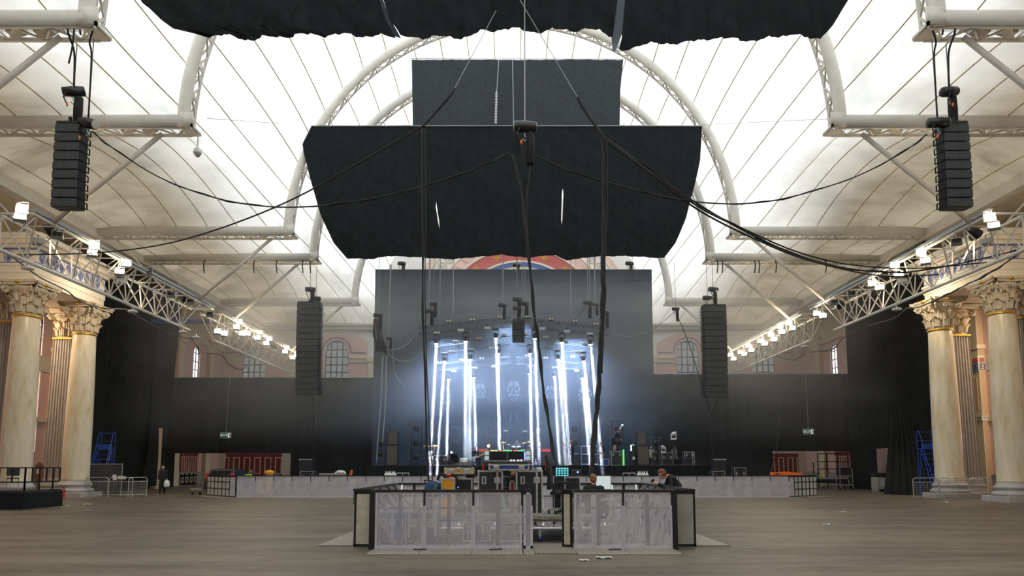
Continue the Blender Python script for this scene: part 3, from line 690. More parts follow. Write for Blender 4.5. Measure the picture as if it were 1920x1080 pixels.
hung_cloth('folded_edge', m_litfold, YA+.35, [(-110,695),(0,702),(35,718),(68,740)], [(-110,705),(0,718),(35,731),(70,752)], [(740,68),(752,72)], -110, rt, .01, 3, 12)
hung_cloth('folded_edge', m_litfold, YA+.35, [(-110,1158),(0,1154),(60,1145),(100,1150)], [(-110,1175),(0,1174),(60,1168),(100,1152)], [(1145,92),(1155,101),(1170,85)], -110, rt, .01, 3, 12)
# wide drape in the middle
YC = 40.9
rt = T('roof_drape', 'wide black drape hanging over the middle of the hall with rounded lower corners', 'drape', (0, YC, 14.4), 0, 'black drapes under the roof')
BC = [(650,484),(700,486),(730,480),(790,483),(850,486),(905,481),(940,478),(985,483),(1040,478),(1060,488),(1120,481),(1170,480),(1245,484)]
Lc = [(235,562),(290,570),(340,583),(405,602),(455,625),(484,650)]; Rc = [(235,1316),(300,1313),(345,1303),(410,1286),(455,1267),(484,1245)]
s1 = [(235,806),(380,818),(388,817.2),(418,821.5),(428,824),(490,832)]; s1b = [(235,806),(380,818),(386,818.8),(416,824),(428,824),(490,832)]
s2 = [(235,1062),(355,1055),(362,1053.6),(412,1052),(420,1053),(490,1050)]; s2b = [(235,1062),(355,1055),(362,1056.2),(412,1054.4),(420,1053),(490,1050)]
hung_cloth('cloth_panel', m_black, YC, Lc, s1, BC, 235, rt, .12, 50, 46, seed=2)
hung_cloth('cloth_panel', m_black, YC, s1b, s2, BC, 235, rt, .12, 50, 46, seed=2)
hung_cloth('cloth_panel', m_black, YC, s2b, Rc, BC, 235, rt, .12, 50, 46, seed=2)
pole('pole', at(560,236,YC-.05), at(1318,236,YC-.05), rt)
YBb = 41.15
rt = T('roof_drape', 'smaller black drape filling the crown of the arch above the wide one', 'drape', (0, YBb, 22.5), 0, 'black drapes under the roof')
hung_cloth('cloth_panel', m_black2, YBb, [(108,772),(170,773),(245,774)], [(108,1169),(170,1163),(245,1162)], [(770,245),(1170,245)], 112, rt, .07, 80, 14, seed=5)  # lighter copy of the black cloth; grazing light put into its colour
pole('pole', at(770,110,YBb), at(1170,111,YBb), rt, .025)
# stage backdrop
def cloth_plane(name, mat, P, nu, nv, amp, freq, seed, parent=None, **k):        # P(u,v) -> point, folded along its normal direction in x,y
    a, b = P(0, 0), P(1, 0); d = Vector((b[0]-a[0], b[1]-a[1], 0)); n = Vector((-d.y, d.x, 0)).normalized(); Lh = d.length
    def fn(u, v):
        p = Vector(P(u, v)); t = u*Lh*freq
        return p+n*(wob(t, seed)*amp*(.6+.4*sin(v*3+seed)))
    return MB().grid(fn, nu, nv).build(name, mat, parent, smooth=True, world=parent is not None, **k)
YBK = 56.0
bk = T('stage_backdrop', 'tall black cloth backdrop behind the stage, printed with pale skull faces', 'backdrop', (0, YBK, 0))
cloth_plane('cloth', m_bdrop, lambda u, v: (-11.3+22.85*u, YBK, .02+17.9*v), 120, 8, .06, 2.2, 3, bk)
MB().box(-11.3, 11.55, YBK-.07, YBK-.05, 17.0, 17.9).build('top_border', m_bdrop, bk, world=True)
def skull(px, py, w, h, kind):                       # generic pale skull print: separate flat shapes on the cloth
    mb = MB(); y0 = YBK-.2
    def q(a, b): p = at(px+a*w/2, py+b*h/2, y0); return (p.x, p.z)
    def poly(pts): mb.xz([q(*p) for p in pts][::-1], y0-.004, y0)
    for s in (-1, 1):
        poly([(s*.06,-1),(s*.55,-.95),(s*.78,-.7),(s*.82,-.42),(s*.45,-.38),(s*.1,-.52)])
        poly([(s*.86,-.36),(s*.97,-.1),(s*.85,.12),(s*.62,.1),(s*.74,-.12),(s*.72,-.3)])
        poly([(s*.08,-.42),(s*.2,-.36),(s*.28,-.05),(s*.5,.12),(s*.6,.24),(s*.34,.3),(s*.14,.1)])
        poly([(s*.8,.2),(s*.84,.42),(s*.66,.68),(s*.52,.6),(s*.58,.36)])
        for i in range(3): poly([(s*(.06+.17*i),.32),(s*(.18+.17*i),.34),(s*(.17+.16*i),.62-.05*i),(s*(.07+.16*i),.66)])
        if kind: poly([(s*.55,.74),(s*.62,.78),(s*.2,1.06),(s*.02,1.16),(s*.02,1.1)])
    mb.build('skull_print', m_skull, bk, world=True)
skull(835, 745, 22, 42, 1); skull(900.5, 736, 21, 34, 0); skull(963.5, 732, 25, 36, 1); skull(1031, 738, 19, 30, 0); skull(1097, 742, 27, 32, 1)
mb = MB()
for s in (-1, 1):                                     # a pair of hands under the middle face
    for k in range(4):
        a = at(963.5+s*(3+k*1.3), 771+k*5, YBK-.2); b = at(963.5+s*(5+k*1.5), 778+k*5, YBK-.2); mb.bar(a, b, .07, .01)
        c = at(963.5+s*(6.5-k*.2), 782+k*3.2, YBK-.2); mb.bar(a, c, .04, .01)
mb.build('hand_print', m_skull, bk, world=True)
# tall side drapes along the hall and the low drapes across its end
cloth_plane('side_drape', m_drape, lambda u, v: (-26.0-.5*u-.9*(1-v)*u, 42.6+12.2*u, .02+16.2*v), 90, 12, .16, 1.6, 1, label='tall black side drape hanging between left marble columns and pink end wall', cat='drape', group='tall side drapes')
def right_drape():
    r = T('side_drape', 'tall black side drape hanging to the left of the right marble columns', 'drape', (25.9, 47.5, 0), 0, 'tall side drapes')
    for (y0, y1, zb) in ((41.6, 47.8, .02), (47.65, 49.8, 2.95), (49.65, 53.8, .02)):
        cloth_plane('cloth_panel', m_drape, lambda u, v: (25.6+.7*(y0+(y1-y0)*u-41.6)/12.2, y0+(y1-y0)*u, zb+(16.2-zb)*v), int((y1-y0)*7.5), 12, .13, 1.6, 2, r)
right_drape()
def low_drape(s, x0, x1, ztop, openings, label):      # cloth across the hall end with doorway openings
    r = T('end_drape', label, 'drape', ((x0+x1)/2, 58, 0), 0, 'low drapes across the end'); xs = sorted([x0, x1]+[o for (a, b, h) in openings for o in (a, b)])
    for a, b in zip(xs, xs[1:]):
        zb = .02
        for (p, q, h) in openings:
            if a >= p-.01 and b <= q+.01: zb = h
        n = max(4, int((b-a)*5))
        MB().grid(lambda u, v: (a+(b-a)*u, 58+wob((a+(b-a)*u)*1.8, s)*.09, zb+(ztop-zb)*v), n, 8).build('cloth_panel', m_drape, r, smooth=True, world=True)
    pole('pole', (x0, 58, ztop), (x1, 58, ztop), r, .04)
low_drape(1, -30.0+.6, -11.0, 9.15, [(-28.1, -18.45, 2.78)], 'low black drape across the left end of the hall, open above red doors')
low_drape(2, 11.4, 29.4, 9.45, [(21.7, 28.2, 2.95)], 'low black drape across the right end of the hall, open above red doors')
# gathered cloth at the right, swept sideways
def sweep(P0, P1, folds, name, label, nu=40, nv=20, amp=.14):
    def fn(u, v):
        a = at(*[c0+(c1-c0)*u for c0, c1 in zip(interp2(P0, v)[0], interp2(P0, v)[1])]) if 0 else None
        l = interp3(P0, v); r = interp3(P1, v); p = at(l[0]+(r[0]-l[0])*u, l[1]+(r[1]-l[1])*u, l[2]+(r[2]-l[2])*u)
        p.y += amp*sin(u*folds*2*pi+v*2)*(.4+.6*v); p.z = max(p.z, .02); return p
    return MB().grid(fn, nu, nv).build(name, m_drape, smooth=True, label=label, cat='drape', group='gathered drapes')
def interp3(P, v): return [interp([(i/(len(P)-1), q[j]) for i, q in enumerate(P)], v) for j in range(3)]
sweep([(1652,560,51.5),(1664,700,49),(1670,800,46),(1660,926,42.8)], [(1672,555,50.5),(1690,700,47),(1722,830,43.5),(1752,931,40.6)], 6, 'gathered_drape', 'black cloth gathered at its top and spreading towards the floor, by the right drape')
sweep([(1600,845,55.5),(1597,870,55.5),(1590,900,55),(1590,917,53.5)], [(1640,845,54),(1638,870,54),(1637,900,53.5),(1634,919,52.5)], 4, 'gathered_drape', 'black cloth pulled aside beneath the right end drape, beside the scaffold rack', 20, 10, .1)
sweep([(285,620,51),(284,760,50.5),(276,850,50),(262,912,49)], [(300,600,52),(298,760,52),(296,850,52),(292,911,52)], 3, 'gathered_drape', 'narrow black cloth tied back at the far edge of the left drape', 16, 12, .12)
MB().bbox(-27.35, -26.75, 52.5, 53.1, 0, 4.6, .03).build('wall_pier', m_tan, label='tan painted pier showing between the left drapes', cat='pier')
# ================================================================ HAZE over the stage
m_haze = mat_volume('haze', .033, (.90,.95,1), noise=True)
hz = MB().box(-27.5, 27.5, 44.6, 57.6, .03, 15.2).build('stage_haze', m_haze, kind='stuff', label='thin smoke haze hanging over the stage and end drapes', cat='haze')
# ================================================================ SPEAKER COLUMNS
def speaker_box(parent, w, h, d, loc, rx, grille):
    b = MB(); b.bbox(-w/2, w/2, 0, d, -h+.012, -.004, .02); o = b.build('speaker_box', m_dark, parent); o.location = loc; o.rotation_euler = (rx, 0, 0)
    g = MB(); g.box(-w/2+.02, -.045, -.018, .0, -h+.03, -.02); g.box(.045, w/2-.02, -.018, .0, -h+.03, -.02); g.box(-.045, .045, -.008, 0, -h+.03, -.02); g.build('grille', grille, o)
    for s in (-1, 1):
        k = MB(); x = s*w/2; k.box(min(x, x+s*.03), max(x, x+s*.03), .03, d*.72, -h+.05, -.03)
        k.bar((x+s*.05, d*.75, -.06), (x+s*.05, d*1.02, -.06), .03); k.bar((x+s*.05, d*1.02, -.06), (x+s*.05, d*1.02, -h+.06), .03); k.bar((x+s*.05, d*1.02, -h+.06), (x+s*.05, d*.75, -h+.06), .03)
        k.build('rigging_handle', m_blackm, o)
    return o
def line_array(x, y, ztop, n, w, h, d, curve, label, rz=0):
    r = T('line_array', label, 'speakers', (x, y, ztop), rz, 'hanging speaker columns')
    f = MB(); f.box(-w*.5, w*.5, .02, d, -.09, 0); f.bar((0, d*.2, 0), (0, d*.2, .16), .08); f.bar((0, d*.8, 0), (0, d*.8, .16), .08); f.build('bumper_frame', m_blackm, r)
    p = Vector((0, 0, -.1)); a = 0
    for i in range(n):
        speaker_box(r, w, h, d, p.copy(), a, m_spk); p += Vector((0, sin(a)*h, -cos(a)*h)); a = curve*(i/n)**1.6
    return r
line_array(-14.45, 21.5, 12.88, 9, .81, .312, .48, .10, 'smaller black hanging speaker column at upper left')
line_array(14.45, 21.5, 12.88, 9, .81, .312, .48, .10, 'smaller black hanging speaker column at upper right')
line_array(-13.95, 46.6, 12.95, 15, 1.52, .425, .75, .2, 'long black hanging speaker column left of the stage')
line_array(13.9, 46.6, 12.75, 15, 1.52, .425, .75, .2, 'long black hanging speaker column right of the stage')
p = at(972, 598, 47.6); line_array(p.x, 47.6, p.z, 10, .80, .155, .5, .15, 'small black hanging speaker cluster over the centre of the stage')
# ---------------------------------------------------------------- chain hoists
def hoist(x, y, z, label, s=1.0, rz=0, bag=True, up=None, tilt=.0, group='chain hoists'):
    r = T('chain_hoist', label, 'hoist', (x, y, z), rz, group)
    Mx = Euler((0, pi/2+tilt, 0)).to_matrix()
    MB().lathe([(.10*s,-.27*s),(.135*s,-.25*s),(.135*s,-.1*s),(.145*s,-.09*s),(.145*s,.12*s),(.135*s,.13*s),(.135*s,.25*s),(.09*s,.28*s)], 14, (0,0,.0), Mx).build('motor_body', m_blackm, r, smooth=True)
    MB().lathe([(.09*s,.275*s),(.12*s,.275*s),(.12*s,.285*s),(.09*s,.288*s)], 14, (0,0,0), Mx).build('end_cap', m_galv, r)
    k = MB(); k.tube([(0,0,-.1*s),(0,0,-.24*s),(.05*s,0,-.3*s),(0,0,-.36*s),(-.05*s,0,-.3*s)], .018*s, 5); k.build('hook', m_galv, r)
    if bag: MB().lathe([(.08*s,-.95*s),(.1*s,-.93*s),(.12*s,-.5*s),(.11*s,-.14*s),(.09*s,-.12*s)], 12, (.13*s,.03,0)).build('chain_bag', m_cblack, r, smooth=True)
    MB().tube([(-.12*s,-.1*s,0),(-.2*s,-.12*s,-.25*s),(-.12*s,-.14*s,-.42*s)], .02*s, 5).build('control_cable', m_rub, r)
    MB().ell((-.1*s,-.14*s,-.46*s), .03*s, .03*s, .06*s, 8, 5).build('plug', m_orange, r)
    if up: MB().tube([(0,0,.12*s),(0,0,up-z)], .016*s, 5).build('chain', m_wirec, r)
    return r
p_ = at(138,172,21.6); HL1 = p_.copy(); hoist(p_.x, 21.6, p_.z, 'black chain hoist hanging highest above the upper left speaker column', 1.2, .4, True, 15.6, -.25)
p_ = at(165,231,21.5); HL2 = p_.copy(); hoist(p_.x, 21.5, p_.z, 'black chain hoist lying just on top of the upper left speaker column', 1.2, -.3, False, 15.7, .3)
p_ = at(1780,172,21.6); HR1 = p_.copy(); hoist(p_.x, 21.6, p_.z, 'black chain hoist hanging highest above the upper right speaker column', 1.2, .4, True, 15.6, -.25)
p_ = at(1758,230,21.5); HR2 = p_.copy(); hoist(p_.x, 21.5, p_.z, 'black chain hoist lying just on top of the upper right speaker column', 1.2, -.1, False, 15.7, 0)
hoist(-13.95, 46.9, 13.85, 'black chain hoist above the long speaker column left of the stage', 1.25, .3, True, 15.7)
hoist(13.9, 46.9, 13.85, 'black chain hoist above the long speaker column right of the stage', 1.25, .3, True, 15.7)
hoist(-13.6, 47.1, 13.25, 'second, lower hoist resting on the long left speaker column', 1.2, .2, False, 15.7)
hoist(13.55, 47.1, 13.3, 'second, lower hoist resting on the long right speaker column', 1.2, .2, False, 15.7)
pc = at(984, 238, 20.2); hoist(pc.x, 20.2, pc.z, 'black chain hoist in mid-air where the looping cables meet', 1.25, .1, True, 27)
# slings wrapped on the first beam
def sling(pts, label, r=.035, mat=None): return MB().tube(catmull(pts, 5), r, 6).build('sling', mat or m_rub, smooth=True, label=label, cat='sling', group='lifting slings')
for side, h1, h2 in (('left', HL1, HL2), ('right', HR1, HR2)):
    x = h1.x; sling([(x, 21.75, 16.0), (x, 21.55, 16.42), (x, 21.2, 16.45), (x, 20.98, 16.1), (x, 21.15, 15.65), (x, 21.5, 15.2), (x, 21.6, h1.z+.15)], 'black sling round the upper %s beam holding the higher hoist' % side)
    x = h2.x; sling([(x*.985, 21.1, 15.72), (x, 21.3, 15.45), (x, 21.45, 15.0), (x, 21.5, h2.z+.14)], 'black sling from the upper %s beam to the lower hoist' % side, .028)
sling([(-14.2, 21.1, 15.9), (-14.22, 21.1, 15.2), (-14.3, 21.1, 14.6)], 'loose black strap end dangling from the upper left beam', .03)
for i, px in enumerate((390, 482, 524, 572, 586)):
    p = at(px, 492, 47.2); sling([(p.x, 46.75, 16.0), (p.x+.02, 46.6, 15.75), (p.x+.05, 46.45, 15.4), (p.x+.1, 46.5, 14.9)], 'short black strap hanging off the left beam over the stage end, %s from outside' % ORD[i], .04)
for i, px in enumerate((1341, 1350, 1410, 1418, 1449, 1541)):
    p = at(px, 492, 47.2); sling([(p.x, 46.75, 16.0), (p.x-.02, 46.6, 15.75), (p.x-.05, 46.45, 15.4), (p.x-.1, 46.5, 14.9)], 'short black strap hanging off the right beam over the stage end, %s from the centre' % ORD[i], .04)
# security camera under the second left beam
r = T('dome_camera', 'small white dome camera under the end of the second left beam', 'camera', at(370, 288, 28.2))
MB().tube([(0,0,.2),(0,0,.85)], .03, 8).build('stem', m_whitep, r); MB().lathe([(.03,.28),(.12,.22),(.17,.1),(.17,0),(.15,-.02)], 16).build('housing', m_whitep, r, smooth=True); MB().ell((0,0,-.02), .13, .13, .14, 14, 8).build('dome', m_galv, r, smooth=True)
# ================================================================ CABLES
def cable(pts, r, label, mat=None, n=8, group='hanging cables', twist=0):
    P = catmull([at(*p) for p in pts], n); mb = MB(); mb.tube(P, r, 6)
    for k in range(twist):
        Q = [p+Vector((cos(i*.55+k*2.4)*r*1.5, sin(i*.55+k*2.4)*r*1.5, sin(i*.9+k)*r)) for i, p in enumerate(P)]; mb.tube(Q, r*.7, 5)
    return mb.build('cable', mat or m_rub, smooth=True, label=label, cat='cable', group=group)
Yf = 19.6
cable([(172,246,21.6),(215,280,21.6),(300,333,22),(400,370,21.5),(500,387,21),(600,386,20.6),(700,372,20.4),(800,347,20.3),(900,313,20.2),(955,287,20.2)], .022, 'cable sagging from the upper left speaker column to the middle hoist', twist=1)
cable([(1000,290,20.2),(1080,325,20.3),(1160,348,20.4),(1230,366,20.6),(1300,378,21),(1390,382,21.5),(1480,370,22),(1600,333,22.3),(1690,287,21.7),(1738,252,21.6)], .022, 'cable sagging from the middle hoist to the upper right speaker column', twist=1)
cable([(20,478,28),(160,475,28),(260,466,26.5),(345,449,25),(450,415,23.5),(560,368,22),(690,296,20.8),(790,238,20)], .026, 'cable rising from the left truss to the left black strop')
cable([(1133,257,20),(1200,305,20.5),(1300,377,21.5),(1400,435,23),(1500,480,25),(1600,505,27),(1700,510,28.5),(1800,494,29),(1905,470,29)], .03, 'upper black cable running from the right strop to the right truss', twist=1)
cable([(1133,259,20),(1210,315,20.5),(1310,388,21.5),(1400,432,23),(1500,474,25),(1600,497,27),(1720,503,29),(1850,492,29)], .028, 'middle black cable running from the right strop to the right truss')
cable([(1133,262,20),(1215,322,20.5),(1310,394,21.5),(1420,450,23),(1520,489,25),(1650,517,28),(1760,515,30)], .03, 'lowest black cable running from the right strop to the right truss')
cable([(791,240,20),(792,400,19.8),(793,560,19.6),(797,720,19.2),(804,915,18.8)], .022, 'dark cable hanging straight down from the left strop to the mixing area', twist=1)
cable([(797,242,20),(798,400,19.9),(797,560,19.7),(802,740,19.3),(812,915,18.9)], .014, 'thin cable beside the left hanging cable')
cable([(962,290,20.2),(976,350,20.1),(988,450,19.9),(1000,570,19.7),(1010,650,19.5),(1022,750,19.2),(1040,860,18.6),(1060,916,18.2)], .026, 'dark cable bundle hanging from the middle hoist into the mixing area', twist=2)
cable([(997,290,20.2),(992,330,20.2),(987,390,20.1),(991,470,19.9)], .02, 'short cable joining the middle bundle below the hoist')
cable([(978,262,20.2),(981,290,20.2),(990,300,20.2),(996,285,20.2)], .025, 'looped control cable under the middle hoist')
cable([(1131,257,20),(1133,350,20),(1131,480,19.8),(1130,570,19.6),(1124,700,19.2),(1116,800,18.8),(1108,895,18.4)], .036, 'thick black cable bundle hanging from the right strop to the mixing area', twist=3)
cable([(1137,259,20),(1138,360,20),(1134,480,19.8),(1133,570,19.6),(1128,700,19.2)], .025, 'thin twisted cable beside the thick right bundle', twist=1)
cable([(0,462,27.5),(30,487,28),(75,520,29),(125,545,30),(150,565,31),(190,577,34),(240,580,38)], .028, 'grey cable looping below the near left truss, past the marble columns', m_rig)
cable([(235,580,38),(270,600,39),(300,617,40),(345,633,42),(362,636,42.5),(380,660,43.5),(415,665,44.6),(430,684,46),(455,692,47.5),(475,670,49)], .028, 'grey cable looping below the left truss joint', m_rig)
cable([(1915,470,28),(1890,490,28.5),(1850,515,29.5),(1810,535,31),(1790,545,32),(1750,565,34),(1720,576,36),(1700,578,38)], .03, 'grey cable bundle looping below the near right truss, past the columns', m_rig, twist=2)
cable([(1700,578,38),(1680,595,39),(1650,605,40),(1625,612,40.5),(1600,627,42),(1580,635,43),(1560,655,44),(1520,660,46),(1510,662,47)], .028, 'grey cable looping below the right truss joint', m_rig, twist=1)
cable([(1510,662,47),(1490,675,49),(1470,672,50),(1455,668,51)], .025, 'short grey cable loop under the far right truss')
# strops and steel wires carrying the cable picks
def wire(p, q, r, label, mat=None, name='wire', cat='wire'): return MB().tube([at(*p), at(*q)], r, 5).build(name, mat or m_wirec, label=label, cat=cat, group='rigging wires')
wire((852,166,20), (930,20,20), .012, 'thin steel wire from the roof to the left black strop'); wire((1083,183,20), (975,0,20), .012, 'thin steel wire from the roof to the right black strop')
cable([(852,166,20),(845,178,20),(815,212,20),(792,238,20)], .045, 'short black strop holding the left cable picks', group='strops'); cable([(1083,183,20),(1095,205,20),(1118,238,20),(1134,262,20)], .05, 'thick black strop holding the right cable picks', group='strops')
wire((935,113,40.8), (931,180,40.8), .03, 'white wire down the left of the crown drape'); wire((961,113,40.8), (963,234,40.8), .03, 'white wire down the middle of the crown drape')
mb = MB(); a = at(931,172,40.7); b = at(929.5,230,40.7)
for i in range(22): mb.ell(a+(b-a)*(i/21), .09 if i % 2 else .05, .05, .08, 6, 4)
mb.build('chain', m_galv, label='bright steel chain hanging in front of the crown drape', cat='chain')
wire((388,222,27.6), (562,234,41), .012, 'fine guy wire from second left beam end to the wide drape'); wire((1316,234,41), (1552,223,27.6), .012, 'fine guy wire from second right beam end to the wide drape')
# ================================================================ PEOPLE
def caps(mb, p, q, r0, r1, n=10):
    p = Vector(p); q = Vector(q); d = (q-p); L = d.length or 1e-4; Mx = d.to_track_quat('Z', 'Y').to_matrix()
    prof = [(r0*cos(t), r0*sin(t)) for t in (-1.5, -1.1, -.7, -.35, 0)]+[(r1*cos(t), L+r1*sin(t)) for t in (0, .35, .7, 1.1, 1.5)]
    mb.lathe(prof, n, p, Mx)
BASE = dict(pelvis=(0,0,.95), chest=(0,0,1.27), neck=(0,0,1.47), head=(0,-.03,1.63), shR=(-.17,0,1.42), elR=(-.215,.03,1.13), wrR=(-.22,-.07,.88), shL=(.17,0,1.42), elL=(.215,.03,1.13), wrL=(.22,-.07,.88),
            hipR=(-.09,0,.92), knR=(-.11,-.02,.50), anR=(-.12,.02,.09), hipL=(.09,0,.92), knL=(.11,-.02,.50), anL=(.12,.02,.09), face=(0,-1,0), hR=(0,-.3,-1), hL=(0,-.3,-1))
def remesh(o, vox):
    m = o.modifiers.new('one_surface', 'REMESH'); m.mode = 'VOXEL'; m.voxel_size = vox; m.use_smooth_shade = True
    s = o.modifiers.new('soften', 'SMOOTH'); s.factor = .5; s.iterations = 3
def person(label, loc, rz, J={}, top=m_cblack, legs=m_cblack, hair=m_hair, vox=.014, sleeves=1.0, shorts=False, hat=None, hood=False, seated=False, scale=1, shoes=m_rub):
    K = dict(BASE); K.update(J); K = {k: Vector(v) for k, v in K.items()}
    r = T('person', label, 'person', loc, rz); r.scale = (scale,)*3
    b = MB(); P = K; f = P['face'].normalized(); up = (P['head']-P['neck']).normalized(); up = (up-f*up.dot(f)).normalized(); sd = f.cross(up)
    def R(a, bb, c): return Matrix((a, bb, c)).transposed()
    HM = R(sd, f, up)                                    # head frame: x side, y forward, z up
    hd = P['head']; H = lambda x, y, z: hd+HM @ Vector((x, y, z))
    b.ell(hd+up*.02, .076, .095, .105, 14, 10, HM); b.ell(H(0, .028, -.06), .056, .062, .062, 12, 8, HM); b.ell(H(0, .098, -.012), .014, .022, .026, 8, 6, HM); b.ell(H(0, .09, -.055), .026, .012, .012, 8, 5, HM)
    for s in (-1, 1): b.ell(H(s*.077, -.005, -.01), .011, .022, .032, 8, 6, HM)
    caps(b, P['neck']-up*.03, hd-up*.05-f*.015, .055, .05)
    caps(b, P['shR'], P['shL'], .06, .06); caps(b, P['pelvis'], P['chest'], .13, .135); caps(b, P['chest'], P['neck'], .12, .06)
    for s in 'RL':
        caps(b, P['hip'+s], P['sh'+s]*.85+P['chest']*.15, .10, .085)
        caps(b, P['sh'+s], P['el'+s], .055, .042); caps(b, P['el'+s], P['wr'+s], .042, .028)
        caps(b, P['hip'+s], P['kn'+s], .088, .056); caps(b, P['kn'+s], P['an'+s], .055, .036)
        k = P['an'+s]; ft = Vector((f.x, f.y, 0)); ft = ft.normalized() if ft.length > .1 else Vector((0,-1,0)); caps(b, k+Vector((0,0,-.045)), k+ft*.15+Vector((0,0,-.055)), .038, .03)
        w = P['wr'+s]; hdn = P['h'+s].normalized(); e = (w-P['el'+s]).normalized(); lat = hdn.cross(Vector((0,1,0)) if abs(hdn.y) < .8 else Vector((0,0,1))).normalized(); nrm = lat.cross(hdn)
        caps(b, w, w+hdn*.075, .03, .034)
        for i in range(4):
            o = w+hdn*.085+lat*(.03-.02*i); Lf = (.065, .075, .07, .055)[i]; m1 = o+hdn*Lf*.55+nrm*.008; m2 = m1+hdn*Lf*.4+nrm*.03; caps(b, o, m1, .0095, .009, 6); caps(b, m1, m2, .009, .008, 6)
        t0 = w+hdn*.03+lat*.03; t1 = t0+hdn*.035+lat*.03; caps(b, t0, t1, .011, .010, 6); caps(b, t1, t1+hdn*.03+nrm*.012, .010, .009, 6)
    bo = b.build('body', m_skin, r); remesh(bo, vox)
    for s in (-1, 1): MB().ell(H(s*.031, .088, .018), .013, .006, .008, 8, 5, HM).build('eye', m_dark, r)
    c = MB(); caps(c, P['shR'], P['shL'], .072, .072); caps(c, P['pelvis']-Vector((0,0,.03)), P['chest'], .15, .152); caps(c, P['chest'], P['neck']-up*.03, .135, .08)
    for s in 'RL':
        caps(c, P['hip'+s], P['sh'+s]*.85+P['chest']*.15, .122, .102); caps(c, P['sh'+s], P['el'+s], .064, .053)
        if sleeves > .5: caps(c, P['el'+s], P['el'+s].lerp(P['wr'+s], .9), .058, .042)
    if hood: c.ell(P['neck']+Vector((0,.05,.0)), .115, .09, .06, 12, 8)
    remesh(c.build('hoodie' if hood else 'shirt', top, r), max(vox, .012))
    c = MB(); caps(c, P['hipR'], P['hipL'], .13, .13); caps(c, P['pelvis'], P['pelvis']*.7+P['chest']*.3, .145, .135)
    for s in 'RL':
        caps(c, P['hip'+s], P['kn'+s], .108, .076)
        if not shorts: caps(c, P['kn'+s], P['an'+s]+Vector((0,0,.03)), .074, .055)
    remesh(c.build('shorts' if shorts else 'trousers', legs, r), max(vox, .014))
    for s in 'RL':
        k = P['an'+s]; c = MB(); caps(c, k+Vector((0,0,-.045))-ft*.03, k+ft*.16+Vector((0,0,-.055)), .047, .04); c.build('shoe', shoes, r, smooth=True)
    h = MB(); h.ell(H(0, -.022, .045), .085, .088, .09, 14, 8, HM); h.ell(H(0, -.05, -.01), .079, .06, .08, 12, 8, HM); h.ell(H(0, .03, .09), .07, .06, .045, 12, 6, HM)
    h.build('hair', hair, r, smooth=True)
    if hat: k = MB(); k.ell(H(0, -.01, .075), .09, .108, .072, 14, 8, HM); k.ell(H(0, .1, .06), .07, .07, .012, 12, 5, HM); k.build('cap', hat, r, smooth=True)
    r['_head'] = 0; del r['_head']
    return r, H, HM, P
# ================================================================ FURNITURE / CASES
def flight_case(name, label, x0, x1, y0, y1, z0, z1, lam=m_lam, latch=True, group='flight cases', handles=1, cat='flight case', cast=False):
    r = T(name, label, cat, ((x0+x1)/2, (y0+y1)/2, z0), 0, group)
    MB().box(x0+.01, x1-.01, y0+.01, y1-.01, z0+.01, z1-.01).build('panel', lam, r, world=True)
    e = MB(); t = .035
    for x in (x0, x1-t):
        for y in (y0, y1-t): e.box(x, x+t, y, y+t, z0, z1)
    for z in (z0, z1-t):
        for y in (y0, y1-t): e.box(x0, x1, y, y+t, z, z+t)
        for x in (x0, x1-t): e.box(x, x+t, y0, y1, z, z+t)
    for x in (x0, x1):
        for z in (z0, z1): e.ell((x+(.02 if x == x0 else -.02), y0+.02, z+(.02 if z == z0 else -.02)), .03, .03, .03, 8, 6)
    e.build('edge_trim', m_alu, r, world=True)
    w = x1-x0; h = z1-z0
    if latch:
        l = MB(); zc = z0+h*(.78 if h > .9 else .62); xm = x0+w*.78 if handles == 1 else (x0+x1)/2
        l.bbox(xm-.075, xm+.075, y0-.015, y0+.005, zc-.07, zc+.07, .01); l.box(xm-.03, xm+.03, y0-.03, y0-.01, zc-.03, zc+.03); l.box(xm-.022, xm+.022, y0-.006, y0+.01, z0, z1); l.build('latch', m_galv, r, world=True)
    for k in range(handles):
        xm = x0+w*(.25 if handles == 1 else (.2, .8)[k]); zc = z0+h*(.78 if h > .9 else .62)
        g = MB(); g.bbox(xm-.055, xm+.055, y0-.012, y0+.005, zc-.09, zc+.09, .01); o = g.build('handle_dish', m_galv, r, world=True)
        MB().box(xm-.015, xm+.02, y0-.03, y0-.012, zc-.055, zc+.055).build('handle', m_rub, o, world=False) if 0 else MB().box(xm-.015-r.location.x, xm+.02-r.location.x, y0-.026-r.location.y, y0-.012-r.location.y, zc-.055-z0, zc+.055-z0).build('handle', m_rub, o)
    if cast:
        for x in (x0+.08, x1-.08): MB().lathe([(.05,-.02),(.05,.02)], 12, (x, y0+.1, z0-.05), Euler((0, pi/2, 0)).to_matrix()).build('castor', m_rub, r, world=True)
    return r
